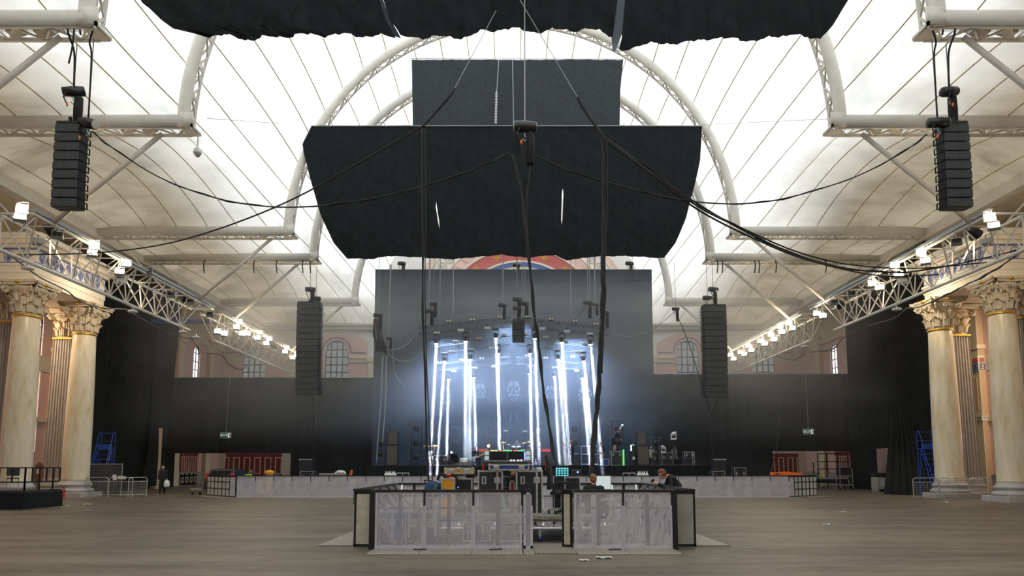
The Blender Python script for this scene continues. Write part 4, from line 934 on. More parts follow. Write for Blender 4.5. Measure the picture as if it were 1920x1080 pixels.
def office_chair(label, loc, rz, tag_=False, high=True):
    r = T('office_chair', label, 'chair', loc, rz)
    MB().bbox(-.25, .25, -.26, .24, .44, .54, .05).build('seat', m_rub, r, smooth=False)
    H = .78 if high else .5
    bk = MB(); fr = [(.23+.05*sin(t*pi*.9)*-1+.10*t, .56+H*t) for t in [k/8 for k in range(9)]]; rr = [(y+.09-.04*(k/8), z) for k, (y, z) in enumerate(fr)]
    for (w, e) in ((.25, .02), (.21, 0)): bk.yz([(y+e, z+e*.8) for y, z in fr]+[(y-e, z+(0 if k else e)) for k, (y, z) in enumerate(rr[::-1])], -w, w)
    bk.build('backrest', m_rub, r)
    for s in (-1, 1): MB().tube(catmull([(s*.28, .15, .5), (s*.33, .12, .62), (s*.32, .05, .72), (s*.31, -.18, .72), (s*.31, -.22, .68)], 4), .028, 8).build('armrest', m_rub, r, smooth=True)
    MB().lathe([(.03, .12), (.03, .45)], 10).build('gas_stem', m_galv, r)
    b = MB()
    for k in range(5): a = 2*pi*k/5+.3; b.bar((0, 0, .13), (.3*cos(a), .3*sin(a), .08), .05, .04)
    b.build('star_base', m_galv, r)
    for k in range(5): a = 2*pi*k/5+.3; MB().lathe([(.035, -.02), (.04, 0), (.035, .02)], 10, (.3*cos(a), .3*sin(a), .04), Euler((0, pi/2, a)).to_matrix()).build('castor', m_rub, r)
    if tag_: MB().box(-.05, .05, .36, .37, 1.0, 1.25).build('orange_tag', m_orange, r)
    return r
# ================================================================ BARRICADES
def barricade_panel(label, loc, rz, group, mesh=None, kind='mesh', w=1.0, tread=True):
    r = T('barricade_panel', label, 'barricade', loc, rz, group); h = 1.2; mesh = mesh or m_mesh; a = -w/2+.006; b = w/2-.006
    fr = MB()
    fr.box(a, a+.045, -.005, .03, .03, h-.05); fr.box(b-.045, b, -.005, .03, .03, h-.05); fr.box(a, b, -.005, .03, .03, .08); fr.box(a, b, -.005, .03, h-.1, h-.05)
    fr.build('frame', m_pframe if kind == 'mesh' else m_blackm, r)
    MB().box(a, b, -.03, .06, h-.05, h).build('top_rail', m_blackm, r)
    MB().box(a+.045, b-.045, .0, .004, .08, h-.1).build('perforated_sheet' if kind == 'mesh' else 'sheet', mesh, r)
    if kind == 'grid':
        g = MB()
        for x in (a+w*.5,): g.box(x-.03, x+.02, -.02, 0, .05, h-.05)
        for z in (.45, .83): g.box(a, b, -.02, 0, z-.02, z+.02)
        g.build('grid_bar', m_blackm, r)
    if kind == 'mesh':
        c = MB(); c.box(b-.02, b+.026, -.012, -.004, h-.32, h-.05); c.build('joint_strap', m_rub, r)
        g = MB(); g.bar((a, .04, .83), (b, .04, .83), .03); g.bar((0, .04, .05), (0, .04, h-.05), .07); g.bar((a+.03, .045, .05), (a+.03, .045, h-.05), .05); g.build('stiffener', m_blackm, r)
    for s in (a+.15, b-.15): MB().bar((s, .06, h-.06), (s, .85, .05), .045).build('brace', m_alu, r)
    if tread: MB().yz([(-.78, 0), (.9, 0), (.9, .03), (-.72, .03), (-.78, .012)], a, b).build('tread_base', m_tread, r)
    return r
GF = 'front barricade of the mixing area'; FY = 14.2
pf = barricade_panel('first see-through panel from the left along the front of the mixing area', (-2.27, FY, 0), 0, GF)
dup(pf, (-1.28, FY, 0), label='second see-through panel from the left along the front of the mixing area'); dup(pf, (-.29, FY, 0), label='third see-through panel from the left along the front of the mixing area')
barricade_panel('narrow see-through strip panel at the left side of the gap in the front barricade', (.325, FY, 0), 0, GF, w=.2)
barricade_panel('narrow cream-backed gate panel at the right side of the gap in the front barricade', (1.13, FY+.25, 0), -.5, GF, mesh=m_sheet, kind='sheet', w=.24, tread=False)
dup(pf, (1.75, FY, 0), label='see-through front panel just right of the entrance gap'); dup(pf, (2.74, FY, 0), label='rightmost see-through panel along the front of the mixing area')
barricade_panel('dull sheet metal corner panel at the left end of the mixing area front', (-3.06, FY+.33, 0), 0, GF, mesh=m_sheet, kind='sheet', w=.42, tread=False)
barricade_panel('dull perforated corner panel at the right end of the mixing area front', (3.58, FY+.33, 0), 0, GF, mesh=mat_mesh('worn_perforated_sheet', (.42,.40,.36), .8), kind='sheet', w=.44, tread=False)
for x in (-2.84, 3.3): MB().box(x-.05, x+.05, FY+.02, FY+.3, .0, 1.19).build('corner_post', m_blackm, label='black corner post at the %s end of the mixing area front' % ('left' if x < 0 else 'right'), cat='post')
MB().box(.43, 1.25, FY-.75, FY+.9, 0, .03).build('tread_plate', m_tread, label='ribbed metal floor plate in the entrance gap of the front barricade', cat='floor plate')
GS = 'side barricades of the mixing area'
for k in range(5): dup(pf, (-3.32, FY+1.05+k, 0), -pi/2, label='%s panel from the front on the left side of the mixing area' % ORD[k])['group'] = GS
for k in range(6): dup(pf, (3.8, FY+1.05+k, 0), pi/2, label='%s panel from the front on the right side of the mixing area' % ORD[k])['group'] = GS
for k in range(7): dup(pf, (-2.8+1.0*k, 20.1, 0), pi, label='%s panel from the left along the rear of the mixing area' % ORD[k])['group'] = 'rear barricade of the mixing area'
FBY = 38.0; GL = 'long stage barricade'
pb = barricade_panel('first panel from the left in the long barricade before the stage', (-14.45, FBY, 0), 0, GL, mesh=m_mesh2)
for k in range(1, 30): dup(pb, (-14.45+k, FBY, 0), label='%s panel from the left in the long barricade before the stage' % ORD[k])
barricade_panel('narrow end panel at the left of the long barricade', (-15.2, FBY+.05, 0), -.2, GL, mesh=m_mesh2, kind='sheet', w=.42); barricade_panel('narrow end panel at the right of the long barricade', (15.2, FBY+.05, 0), .2, GL, mesh=m_mesh2, kind='sheet', w=.42)
for k in range(3):
    barricade_panel('%s grey gridded panel angling back at the left end of the long barricade' % ORD[k], (-15.75-.78*k, FBY+.5+.84*k, 0), -radians(47), GL, mesh=m_steel, kind='grid', w=1.12)
    barricade_panel('%s grey gridded panel angling back at the right end of the long barricade' % ORD[k], (15.7+.62*k, FBY+.38+.48*k, 0), radians(38), GL, mesh=m_steel, kind='grid', w=.78)
# ================================================================ MIXING AREA
rs = T('riser', 'low aluminium stage riser with lattice edge in the mixing area', 'riser', (0, 15.8, 0))
MB().box(-2.0, 1.9, 15.6, 18.9, .50, .57).build('deck', m_tread, rs, world=True)
l = MB(); y = 15.66
for z in (.30, .47): l.tube([(-2, y, z), (1.9, y, z)], .025, 6)
x = -2.0
while x < 1.8: l.bar((x, y, .30), (x+.16, y, .47), .025); l.bar((x+.16, y, .47), (x+.32, y, .30), .025); x += .32
l.build('lattice_edge', m_alu, rs, world=True)
for x in (-1.9, -.6, .62, 1.8):
    for y in (15.7, 18.8):
        o = MB().bar((x, y, .12), (x, y, .5), .06).build('leg', m_galv, rs, world=True)
        MB().lathe([(.06,-.025),(.065,0),(.06,.025)], 12, (x-rs.location.x, y-rs.location.y, .065), Euler((0, pi/2, 0)).to_matrix()).build('blue_castor', m_bluel, o)
DK = .57
flight_case('flight_case', 'black flight case under the left half of the mixing console', -.79, -.21, 16.1, 16.9, DK, 1.575)
flight_case('flight_case', 'black flight case under the right half of the mixing console, beside the gap', .09, .71, 16.1, 16.9, DK, 1.575)
r = flight_case('console_tray', 'blue and silver flight case tray carrying the mixing console', -.54, .40, 16.02, 16.95, 1.577, 1.725, lam=m_bluel, latch=False, handles=0, cat='case tray')
for x in (-.36, .22):
    b = MB(); b.bbox(x-.07, x+.07, 16.0, 16.03, 1.60, 1.70, .01); b.box(x-.03, x+.03, 15.985, 16.0, 1.63, 1.68); b.build('latch', m_galv, r, world=True)
r = T('mixing_console', 'large black mixing console with two dark screens and bright meters', 'mixing console', (-.1, 16.4, 1.727))
MB().yz([(-.36,0),(.45,0),(.45,.12),(.30,.33),(.22,.33),(.10,.07),(-.36,.05)], -.57, .57).build('body', m_dark, r)
sl = lambda t: (-.2+.0, .0)
def onback(x0, x1, t0, t1, e): # patch lying on the raised screen bank: t along slope from (y .10,z .07) to (y .22,z .33)
    f = lambda t: Vector((0, .10+.12*t, .07+.26*t)); n = Vector((0, -.91, .42))*e; a, b = f(t0)+n, f(t1)+n; c, d = f(t0)-n*.3, f(t1)-n*.3
    return [(x0,a.y,a.z),(x1,a.y,a.z),(x1,b.y,b.z),(x0,b.y,b.z),(x0,c.y,c.z),(x1,c.y,c.z),(x1,d.y,d.z),(x0,d.y,d.z)]
FB = [(0,1,2,3),(7,6,5,4),(0,4,5,1),(1,5,6,2),(2,6,7,3),(3,7,4,0)]
for x0, x1 in ((-.42, -.03), (.01, .38)): MB().add(onback(x0, x1, .12, .84, .012), FB).build('screen', m_screen, r)
m_lcd = E('console_lcd', (.35,.42,.40), .9); m_grn = E('meter_green', (.1,.9,.25), 1.6); m_redl = E('meter_red', (1,.12,.1), 1.6); m_yell = E('meter_yellow', (.75,.75,.2), 1.3); m_bll = E('key_blue', (.15,.2,1), 2.5); m_whl = E('key_white', (.8,.9,1), 2)
for i, (x0, x1, t0, t1, m) in enumerate(((-.55,-.45,.1,.45,m_lcd),(-.55,-.45,.55,.9,m_lcd),(.43,.54,.5,.9,m_lcd),(.43,.54,.1,.42,m_lcd),(-.42,-.24,.9,.97,m_yell),(-.2,-.14,.9,.97,m_redl),(-.12,.1,.9,.97,m_grn),(.14,.2,.9,.97,m_redl),(.22,.4,.9,.97,m_grn),(.385,.42,.1,.8,m_bll))):
    MB().add(onback(x0, x1, t0, t1, .016), FB).build('display' if i < 4 else 'meter_strip', m, r)
for i in range(4): MB().lathe([(.025, 0), (.025, .03), (.02, .035)], 10, (.08+.07*i+(.03 if i > 1 else 0), -.02, .065)).build('encoder', m_whl, r)
fb = MB()
for i in range(24): x = -.5+i*.042; fb.box(x-.004, x+.004, -.3, -.1, .058, .062); fb.box(x-.012, x+.012, -.22+.05*sin(i*2), -.19+.05*sin(i*2), .06, .085)
fb.build('fader_bank', m_galv, r)
r = T('drinks_can', 'red drinks can on the left console case', 'can', (-.66, 16.25, 1.577)); MB().lathe([(.03,0),(.037,.01),(.037,.12),(.028,.135)], 14).build('body', m_red, r, smooth=True); MB().lathe([(.028,.133),(.03,.138)], 14).build('lid', m_galv, r)
r = T('water_bottle', 'clear water bottle on the right console case', 'bottle', (.55, 16.25, 1.577)); MB().lathe([(.035,0),(.035,.17),(.014,.22),(.014,.24)], 12).build('body', m_whitep, r, smooth=True); MB().lathe([(.037,.07),(.037,.13)], 12).build('paper_label', m_bluel, r); MB().lathe([(.017,.24),(.017,.265)], 10).build('cap', m_whitep, r)
MB().bbox(.45, .70, 16.3, 16.7, 1.577, 1.65, .02).build('paper_tray', m_whitep, label='white plastic tray on the right console case', cat='tray')
r = flight_case('rack_case', 'black equipment rack full of cabling left of the console cases', -1.42, -.92, 16.3, 17.0, DK, 1.40, latch=False, handles=0, cat='rack')
for i in range(4):
    b = MB(); b.box(-1.38, -.96, 16.29, 16.31, .65+.17*i, .79+.17*i); b.build('rack_unit', (m_dark, m_blackm)[i % 2], r, world=True)
mb = MB()
for i in range(9): a = random.uniform(-1.36, -1.0); c = random.uniform(.7, 1.3); mb.tube(catmull([(a, 16.28, c), (a+.06, 16.2, c-.06), (a+.15, 16.22, c-.1+random.uniform(-.1, .1)), (a+.2, 16.28, c)], 4), .009, 5)
mb.build('patch_cable', m_rub, r, world=True)
for i, (x, z, m) in enumerate(((-1.3, 1.05, m_yell), (-1.24, 1.05, m_yell), (-1.2, .8, m_redl), (-1.1, .82, m_yell), (-1.32, .82, m_whl), (-1.27, 1.18, m_bll))): MB().box(x, x+.035, 16.28, 16.295, z, z+.02).build('indicator', m, r, world=True)
r = flight_case('desk_case', 'yellow flight case tray carrying the lighting desk', -1.58, -.90, 16.25, 17.0, 1.49, 1.64, lam=m_yel, latch=False, handles=0, cat='case tray')
for x in (-1.42, -1.06): MB().bbox(x-.08, x+.08, 16.23, 16.26, 1.52, 1.61, .01).build('handle', m_galv, r, world=True)
MB().bbox(-1.29, -1.19, 16.22, 16.26, 1.58, 1.65, .01).build('latch', m_galv, r, world=True)
for x in (-1.5, -.98): MB().box(x-.1, x+.1, 16.4, 16.8, 1.40, 1.49).build('case_support', m_blackm, label='black support block under the %s end of the yellow tray' % ('left' if x < -1.2 else 'right'), cat='block')
MB().box(-1.6, -1.42, 16.4, 16.8, DK, 1.40).build('side_box', m_lam, label='plain black box standing against the left of the cable rack', cat='box')
r = T('lighting_desk', 'black lighting desk with a tilted screen on the yellow tray', 'lighting desk', (-1.24, 16.6, 1.642))
MB().yz([(-.3,0),(.3,0),(.3,.14),(.1,.10),(-.3,.05)], -.32, .3).build('body', m_dark, r); MB().obox((-.14, .2, .2), (.16, .03, .26), Euler((-.35, 0, .5)).to_matrix()).build('screen', m_screen, r); MB().box(-.31, -.16, -.1, .26, .09, .16).build('side_wing', m_dark, r)
MB().tube(catmull([(-.2,.26,.12),(-.25,.2,.3),(-.22,.1,.36)], 5), .008, 5).build('gooseneck', m_rub, r)
MB().ell((-.21, .08, .36), .03, .03, .02, 8, 6).build('lamp', E('goose_lamp', (1, .65, .4), 8), r)
r = flight_case('small_rack', 'amber flight case standing on end near the backpack', -1.60, -1.29, 15.75, 16.15, DK, 1.40, lam=m_amber, latch=False, handles=1)
r = T('beacon', 'red warning beacon on top of the amber case', 'beacon', (-1.44, 15.95, 1.402)); MB().bbox(-.09,.09,-.06,.06,0,.03,.01).build('base', m_orange, r); MB().lathe([(.05,.03),(.055,.07),(.03,.1)], 14).build('dome', m_red, r, smooth=True)
flight_case('low_case', 'low black flight case under the blue backpack', -1.98, -1.64, 15.7, 16.1, DK, .98)
r = T('backpack', 'navy blue backpack with a lime zip lying on the low case', 'backpack', (-1.80, 15.9, .982))
b = MB(); b.ell((0,0,.17), .2, .15, .19, 16, 10); b.ell((-.06,-.06,.12), .15, .12, .13, 14, 8); b.build('bag', m_cnavy, r, smooth=True); MB().obox((.07,-.145,.22), (.02,.02,.12), Euler((.3,.5,0)).to_matrix()).build('zip', m_lime, r)
MB().tube(catmull([(-.12,.1,.25),(-.2,.05,.36),(-.1,-.02,.37),(0,.02,.36)], 4), .015, 6).build('strap', m_rub, r)
MB().tube(catmull([(-1.7,15.95,1.37),(-1.62,15.8,1.5),(-1.5,15.85,1.43),(-1.35,16.0,1.48),(-1.25,16.1,1.35),(-1.2,16.1,1.15),(-1.3,16.1,1.2),(-1.35,16.0,1.4)], 5), .025, 6).build('cable_coil', m_rub, smooth=True, label='black cable coil draped over the amber case', cat='cable')
office_chair('black high-backed office chair with an orange tag on the riser', (1.16, 16.5, DK), radians(90)-.2, True)
r = flight_case('monitor_case', 'black case with green stickers carrying small monitors, right of the office chair', 1.28, 1.68, 17.1, 17.6, DK, 1.42, latch=False, handles=0)
b = MB()
for a, c in (((1.44,.75),(1.52,.95)),((1.52,.95),(1.50,1.1)),((1.46,.85),(1.58,.9)),((1.5,1.0),(1.6,1.06))): b.bar((a[0],17.09,a[1]),(c[0],17.09,c[1]),.03,.01)
b.build('green_sticker', m_lime, r, world=True)
r = T('tablet', 'bright cyan tablet screen standing on a case', 'tablet', (1.24, 17.3, 1.40)); MB().bbox(-.17,.17,-.01,.02,.02,.25,.01).build('bezel', m_dark, r); MB().box(-.155,.155,-.016,-.008,.035,.235).build('screen', E('cyan_screen', (.12,.55,.62), 1.1), r)
b = MB()
for i in range(4):
    for j in range(3): b.box(-.13+.07*i, -.08+.07*i, -.019, -.015, .06+.055*j, .095+.055*j)
b.build('screen_icon', m_screen, r); MB().box(-.15,.15,.0,.25,0.0,.02).build('stand', m_dark, r)
MB().box(1.05, 1.45, 17.15, 17.65, DK, 1.40).build('support_box', m_lam, label='plain black box supporting the cyan tablet', cat='box')
r = T('receiver_box', 'black receiver box with a blue light, right of the tablet', 'receiver', (1.60, 17.35, 1.422)); MB().bbox(-.115,.115,-.15,.15,0,.17,.02).build('body', m_dark, r); MB().ell((.02,-.155,.11), .02, .01, .02, 8, 5).build('blue_light', E('blue_led', (.1,.2,1), 8), r)
# the seated operator
SE = dict(pelvis=(0,.02,.62), chest=(0,.04,.94), neck=(0,.0,1.15), head=(0,-.03,1.30), shR=(-.19,.02,1.08), shL=(.19,.02,1.08), elR=(-.25,-.08,.82), elL=(.25,-.08,.82), wrR=(-.16,-.34,.84), wrL=(.16,-.34,.84), hR=(0,-1,0), hL=(0,-1,0),
          hipR=(-.1,0,.6), hipL=(.1,0,.6), knR=(-.13,-.42,.58), knL=(.13,-.42,.58), anR=(-.13,-.42,.14), anL=(.13,-.42,.14))
person('person with short fair hair and black shirt seated with back to camera', (1.97, 16.9, .06), pi, SE, hair=m_hair2, vox=.011)
office_chair('low mesh-backed office chair under the person with fair hair', (1.97, 16.86, .0), pi, high=False)
r = T('computer_screen', 'pale computer screen before the seated person', 'screen', (2.32, 17.75, .82)); MB().bbox(-.2,.2,0,.04,.26,.62,.01).build('bezel', m_dark, r); MB().box(-.185,.185,-.006,.0,.275,.605).build('screen', E('pale_screen', (.62,.70,.70), .8), r); MB().box(-.03,.03,.01,.04,0,.3).build('stand', m_dark, r); MB().box(-.12,.12,-.08,.12,0,.02).build('foot', m_dark, r)
r = T('table', 'black work table under the pale screen', 'table', (2.15, 17.8, 0)); MB().box(-.75,.75,-.35,.35,.77,.82).build('tabletop', m_dark, r)
for x in (-.7,.7):
    for y in (-.3,.3): MB().bar((x,y,0),(x,y,.77),.04).build('leg', m_blackm, r)
# leaning engineer
LE = dict(pelvis=(0,.24,.90), chest=(0,.14,1.21), neck=(0,-.01,1.42), head=(0,-.16,1.48), shR=(-.20,.05,1.36), shL=(.20,.05,1.36), elR=(-.26,-.06,1.13), elL=(.26,-.05,1.13), wrR=(-.08,-.27,1.24), wrL=(.06,-.28,1.24), hR=(.3,-1,.2), hL=(-.3,-1,.2),
          hipR=(-.09,.24,.88), hipL=(.09,.24,.88), knR=(-.11,.18,.47), knL=(.11,.2,.47), anR=(-.12,.22,.09), anL=(.12,.18,.09), face=(0,-.86,-.5))
LE.update(hipR=(-.09,.24,.88))
r, H, HM, P = person('person in black hoodie and headphones leaning on the barrier with a phone', (3.93, 17.5, 0), -pi/2, LE, vox=.009, hood=True)
for s in (-1, 1): MB().ell(H(s*.088, -.005, .0), .022, .042, .048, 12, 8, HM).build('headphone_cup', m_dark, r); MB().ell(H(s*.108, -.005, .0), .006, .028, .033, 12, 6, HM).build('red_cup_trim', m_red, r)
MB().tube([H(.095*cos(a), -.01, .02+.115*sin(a)) for a in [pi*i/12 for i in range(13)]], .013, 6).build('headphone_band', m_red, r, smooth=True)
c = (P['wrR']+P['wrL'])/2+Vector((0,-.13,.03)); MB().obox((0,0,0), (.075,.15,.009), Euler((-.5,0,0)).to_matrix()).build('phone', m_screen, label='black phone held by the person in headphones', cat='phone').location = (3.93+c.y, 17.5-c.x, c.z)
MB().obox(P['chest']+Vector((.05,.158,.0)), (.13,.006,.08), Euler((.32,0,0)).to_matrix()).build('back_print', m_whitep, r)
CR = dict(SE); person('person in dark jacket crouching between the two black console cases', (.02, 17.6, DK-.30), .5, dict(SE, pelvis=(0,.02,.5), anR=(-.13,-.2,.39), anL=(.13,-.2,.39), knR=(-.16,-.4,.75), knL=(.16,-.4,.75), hipR=(-.1,0,.5), hipL=(.1,0,.5), elR=(-.3,-.1,.85)), vox=.012)
flight_case('red_rack', 'small case with red rack front beside the crouching person', -.06, .08, 16.5, 17.0, DK, 1.33, lam=m_red, latch=False, handles=0)
for i, (x, m, l) in enumerate(((-1.9, m_lam, 'black'), (-2.55, m_bluel, 'blue'))): flight_case('floor_case', '%s flight case on the floor behind the first front panel' % l, x-.3, x+.3, 15.0 if i else 14.95, 15.5, .08, .72, lam=m, cast=True, handles=2)
mb = MB()
for k in range(14): x = -2.5+k*.09; mb.tube(catmull([(x, 14.95, .02), (x+.1, 14.9, .12+.1*random.random()), (x+.25, 14.95, .05), (x+.35, 14.9, .02)], 4), .012, 5)
mb.build('cable_heap', m_rub, label='heap of loose cables on the floor behind the first front panel', cat='cables', kind='stuff')
for (x0, x1, l) in ((.75, 1.3, 'just right of the entrance gap'),): pass
r = T('stacked_frames', 'stack of silver frames leaning behind the panel right of the entrance gap', 'frames', (1.9, 15.2, 0))
for k in range(4):
    f = MB(); x = 1.72+.05*k; y = 15.0+.12*k
    for q in (0, .42): f.bar((x+q, y, 0), (x+q, y+.12, 1.05), .045)
    for z in (.15, .5, .95): f.bar((x, y+.12*z, z), (x+.42, y+.12*z, z), .04)
    f.build('frame', m_alu, r, world=True)
for k in range(6): MB().bar((2.45+.16*k, 15.3, .03), (2.75+.16*k, 15.5, 1.1), .045).build('aluminium_pole', m_alu, label='%s slanting aluminium pole from the left behind the rightmost front panel' % ORD[k], cat='pole', group='slanting poles')
for (x, m, l) in ((-.75, m_lam, 'left'), (.0, m_lam, 'right')): flight_case('floor_case', 'black flight case on the floor behind the third front panel, %s one' % l, x-.3, x+.3, 14.95, 15.4, .08, .5, lam=m, cast=True, handles=2, latch=False)
# scraps
def scrap(px, py, w, d, m, label, rz=0):
    a = (px-960)/FPX; b_ = (735-py)/FPX; dz = sin(TILT)+b_*cos(TILT); k = -EYE/dz; x, y = a*k, (cos(TILT)-b_*sin(TILT))*k
    mb = MB(); mb.grid(lambda u, v: (w*(u-.5), d*(v-.5), .006+.03*abs(sin(5*u+3*v+px))), 5, 4); o = mb.build('paper_scrap', m, label=label, cat='scrap', group='scraps on the floor'); o.location = (x, y, .004); o.rotation_euler.z = rz
scrap(1132, 1047, .3, .16, m_steel, 'crumpled grey scrap on the floor in front of the right barricade panels'); scrap(1095, 1052, .16, .1, m_paper, 'small pale scrap lowest on the floor, below the right barricade panels')
scrap(165, 946, .35, .25, m_paper, 'white scrap on the floor in front of the left crowd barriers'); scrap(242, 934, .3, .15, m_orange, 'orange and white wrapper below the left crowd barriers'); scrap(1773, 942, .3, .2, m_paper, 'white scrap on the floor under the right crowd barriers')
scrap(127, 949, .15, .15, m_paper, 'tiny white scrap on the floor near the black platform'); scrap(1580, 961, .25, .15, m_paper, 'white scrap on the open floor right of the mixing area'); scrap(1553, 984, .25, .12, m_paper, 'pale scrap on the floor, nearest on the right')
scrap(560, 942, .2, .1, m_paper, 'pale scrap on the floor beyond the left corner of the mixing area'); scrap(610, 951, .16, .1, m_yel, 'yellow scrap on the floor left of the mixing area corner'); scrap(1612, 932, .15, .12, m_amber, 'small amber scrap on the floor before the right scaffold rack')
for (x, l) in ((-1.85, 'first front panel'), (2.0, 'panels right of the entrance gap'), (-.35, 'third front panel')):
    mb = MB()
    for k in range(3): mb.ell((x+.08*k-.05, 13.9+.02*k, .045), .06, .03, .012, 8, 4)
    mb.build('tape_wad', m_rub, label='torn black tape on the tread plate of the %s' % l, cat='tape', group='tape scraps')
# ================================================================ STAGE
ZS = 1.75
def S(px, Y): return at(px, 875, Y).x
st = T('stage', 'wide black stage deck with a black cloth skirt', 'stage', (2, 50, 0))
MB().box(-9.7, 13.4, 46.5, 55.7, ZS-.15, ZS).build('deck', m_dark, st, world=True)
cloth_plane('skirt', m_black, lambda u, v: (-9.7+23.1*u, 46.45, .02+(ZS-.04)*v), 160, 4, .04, 3, 1, st); MB().box(-9.7, 13.4, 46.42, 46.5, ZS-.03, ZS+.005).build('edge', m_blackm, st, world=True)
def cab(name, label, px0, px1, Y, z0, z1, d, m, cat='speaker', group=None, rz=0):
    x0, x1 = S(px0, Y), S(px1, Y); r = T(name, label, cat, ((x0+x1)/2, Y, z0), rz, group); w = (x1-x0)/2
    MB().bbox(-w, w, 0, d, 0, z1-z0, .03).build('cabinet', m_lam, r); MB().box(-w+.04, w-.04, -.02, .005, .05, z1-z0-.05).build('grille', m, r); return r
cab('speaker_stack', 'lower black cabinet of the speaker stack at the left end of the stage', 724, 745, 47.3, ZS, ZS+1.38, .8, m_spk2); cab('speaker_stack', 'upper brown-fronted cabinet of the speaker stack at the left end of the stage', 725.5, 745, 47.3, ZS+1.385, ZS+2.36, .8, m_spk2)
cab('speaker_stack', 'lower black cabinet of the speaker stack right of the stage', 1196, 1218, 47.3, ZS, ZS+1.36, .8, m_spk2); cab('speaker_stack', 'upper brown-fronted cabinet of the speaker stack right of the stage', 1196.5, 1213, 47.3, ZS+1.365, ZS+2.34, .8, m_spk2)
def round_lamp(parent, loc, R, Mx=None):
    o = MB().lathe([(R*.6, R*.9), (R, R*.5), (R, 0), (R*.85, -.02)], 16, (0,0,0), Euler((-pi/2, 0, 0)).to_matrix()).build('lamp_head', m_blackm, parent, smooth=True); o.location = loc
    MB().lathe([(0.01, 0), (R*.82, 0), (R*.82, .02)], 16, (0,0,0), Euler((-pi/2, 0, 0)).to_matrix()).build('lens', m_steel, o); return o
def light_tower(px, Y, label, h=3.2, n=3, rz=0):
    r = T('light_tower', label, 'light tower', (S(px, Y), Y, ZS), rz, 'stage light towers'); w = .38
    f = MB()
    for x in (-w, w): f.bar((x, 0, 0), (x, 0, h), .06)
    for k in range(n+1): f.bar((-w, 0, .08+(h-.1)*k/n), (w, 0, .08+(h-.1)*k/n), .05)
    f.box(-w-.05, w+.05, -.3, .4, 0, .05); f.build('frame', m_blackm, r)
    MB().tube([(-w-.14, .05, 0), (-w-.14, .05, h+.1)], .05, 8).build('pole', m_spk2, r)
    for k in range(n): round_lamp(r, (0, -.05, (h-.1)*(k+.5)/n+.1), .26)
    return r
tw = light_tower(780, 50, 'tall black light tower nearest the left speaker stack'); 
for px, Y, l in ((853, 52.5, 'faint light tower in the haze left of the seated guitarist'), (928, 53.8, 'light tower deep in the haze left of the drum kit'), (1009, 53.8, 'light tower deep in the haze right of the drum kit'), (1078, 51, 'light tower behind the standing bass player'), (1159, 50, 'tall light tower behind the person on the case')): dup(tw, (S(px, Y), Y, ZS), label=l)
def lamp_stack(px, Y, label):
    r = T('lamp_ladder', label, 'lamp stand', (S(px, Y), Y, ZS), 0, 'lamp ladders'); f = MB()
    for x in (-.25, .25): f.bar((x, 0, 0), (x, 0, 1.9), .05)
    for z in (.5, 1.15, 1.9): f.bar((-.45, 0, z), (.45, 0, z), .05)
    f.box(-.35, .35, -.3, .3, 0, .04); f.build('frame', m_rig, r)
    for z in (1.55, .8): round_lamp(r, (0, -.1, z), .2)
    return r
ls = lamp_stack(712, 47.6, 'small lamp ladder at the far left of the stage'); dup(ls, (S(1230, 47.6), 47.6, ZS), label='small lamp ladder right of the right speaker stack')
# seated guitarist, amp, cases
r, H, HM, P = person('person in dark clothes seated on stage playing a pale guitar', (S(891, 49), 49, ZS-.12), .6, SE)
def guitar(label, M0, loc, body, neckc):
    g = T('guitar', label, 'guitar', loc); g.rotation_euler = M0
    out = [(.0,-.17),(.14,-.16),(.2,-.05),(.15,.04),(.17,.13),(.08,.2),(0,.17),(-.08,.2),(-.16,.13),(-.14,.03),(-.2,-.07),(-.13,-.17)]
    MB().prism(out, lambda x, z: (x, -.02, z), lambda x, z: (x, .03, z)).build('body', body, g); MB().box(-.03, .03, -.025, .0, .15, .78).build('neck', neckc, g); MB().box(-.045, .045, -.02, .01, .78, .95).build('headstock', neckc, g); return g
guitar('pale guitar held by the seated person on stage', (0, radians(62), .5), (S(890, 48.6), 48.62, ZS+.48), m_whitep, m_cream)
r = cab('amp_cabinet', 'black amp cabinet behind the seated guitarist', 896, 918, 50.5, ZS, ZS+.95, .5, m_spk, 'amplifier'); 
def amp_head(label, px0, px1, Y, z, m):
    x0, x1 = S(px0, Y), S(px1, Y); r = T('guitar_amplifier', label, 'amplifier', ((x0+x1)/2, Y, z)); w = (x1-x0)/2; MB().bbox(-w, w, 0, .3, 0, .28, .02).build('box', m_dark, r); MB().box(-w+.03, w-.03, -.01, .004, .05, .22).build('control_panel', m, r)
amp_head('orange-faced amp head on the cabinet behind the guitarist', 897, 917, 50.5, ZS+.955, m_orange)
cab('amp_cabinet', 'black amp cabinet right of the drum kit', 1014, 1034, 50.5, ZS, ZS+.95, .5, m_spk, 'amplifier'); amp_head('amp head with red lit panel right of the drums', 1015, 1033, 50.5, ZS+.955, E('amp_red', (.9,.06,.08), .7))
cab('amp_cabinet', 'black amp cabinet with a bright label beside the bass player', 1074, 1087, 49.5, ZS, ZS+.85, .5, m_spk, 'amplifier')
flight_case('stage_case', 'black and silver case on stage behind the lighting desk', S(812,48), S(838,48), 48, 48.6, ZS, ZS+.68, handles=2, group='stage cases', latch=False)
flight_case('stage_case', 'blue case on stage beside the person in khaki', S(1131,48.5), S(1142,48.5), 48.5, 49, ZS, ZS+.45, lam=m_bluel, handles=0, latch=False, group='stage cases')
MB().bbox(S(862,47.2), S(876,47.2), 47.2, 47.6, ZS, ZS+.5, .05).build('tub', m_whitep, label='white tub on the front edge of the stage, behind the desk', cat='tub')
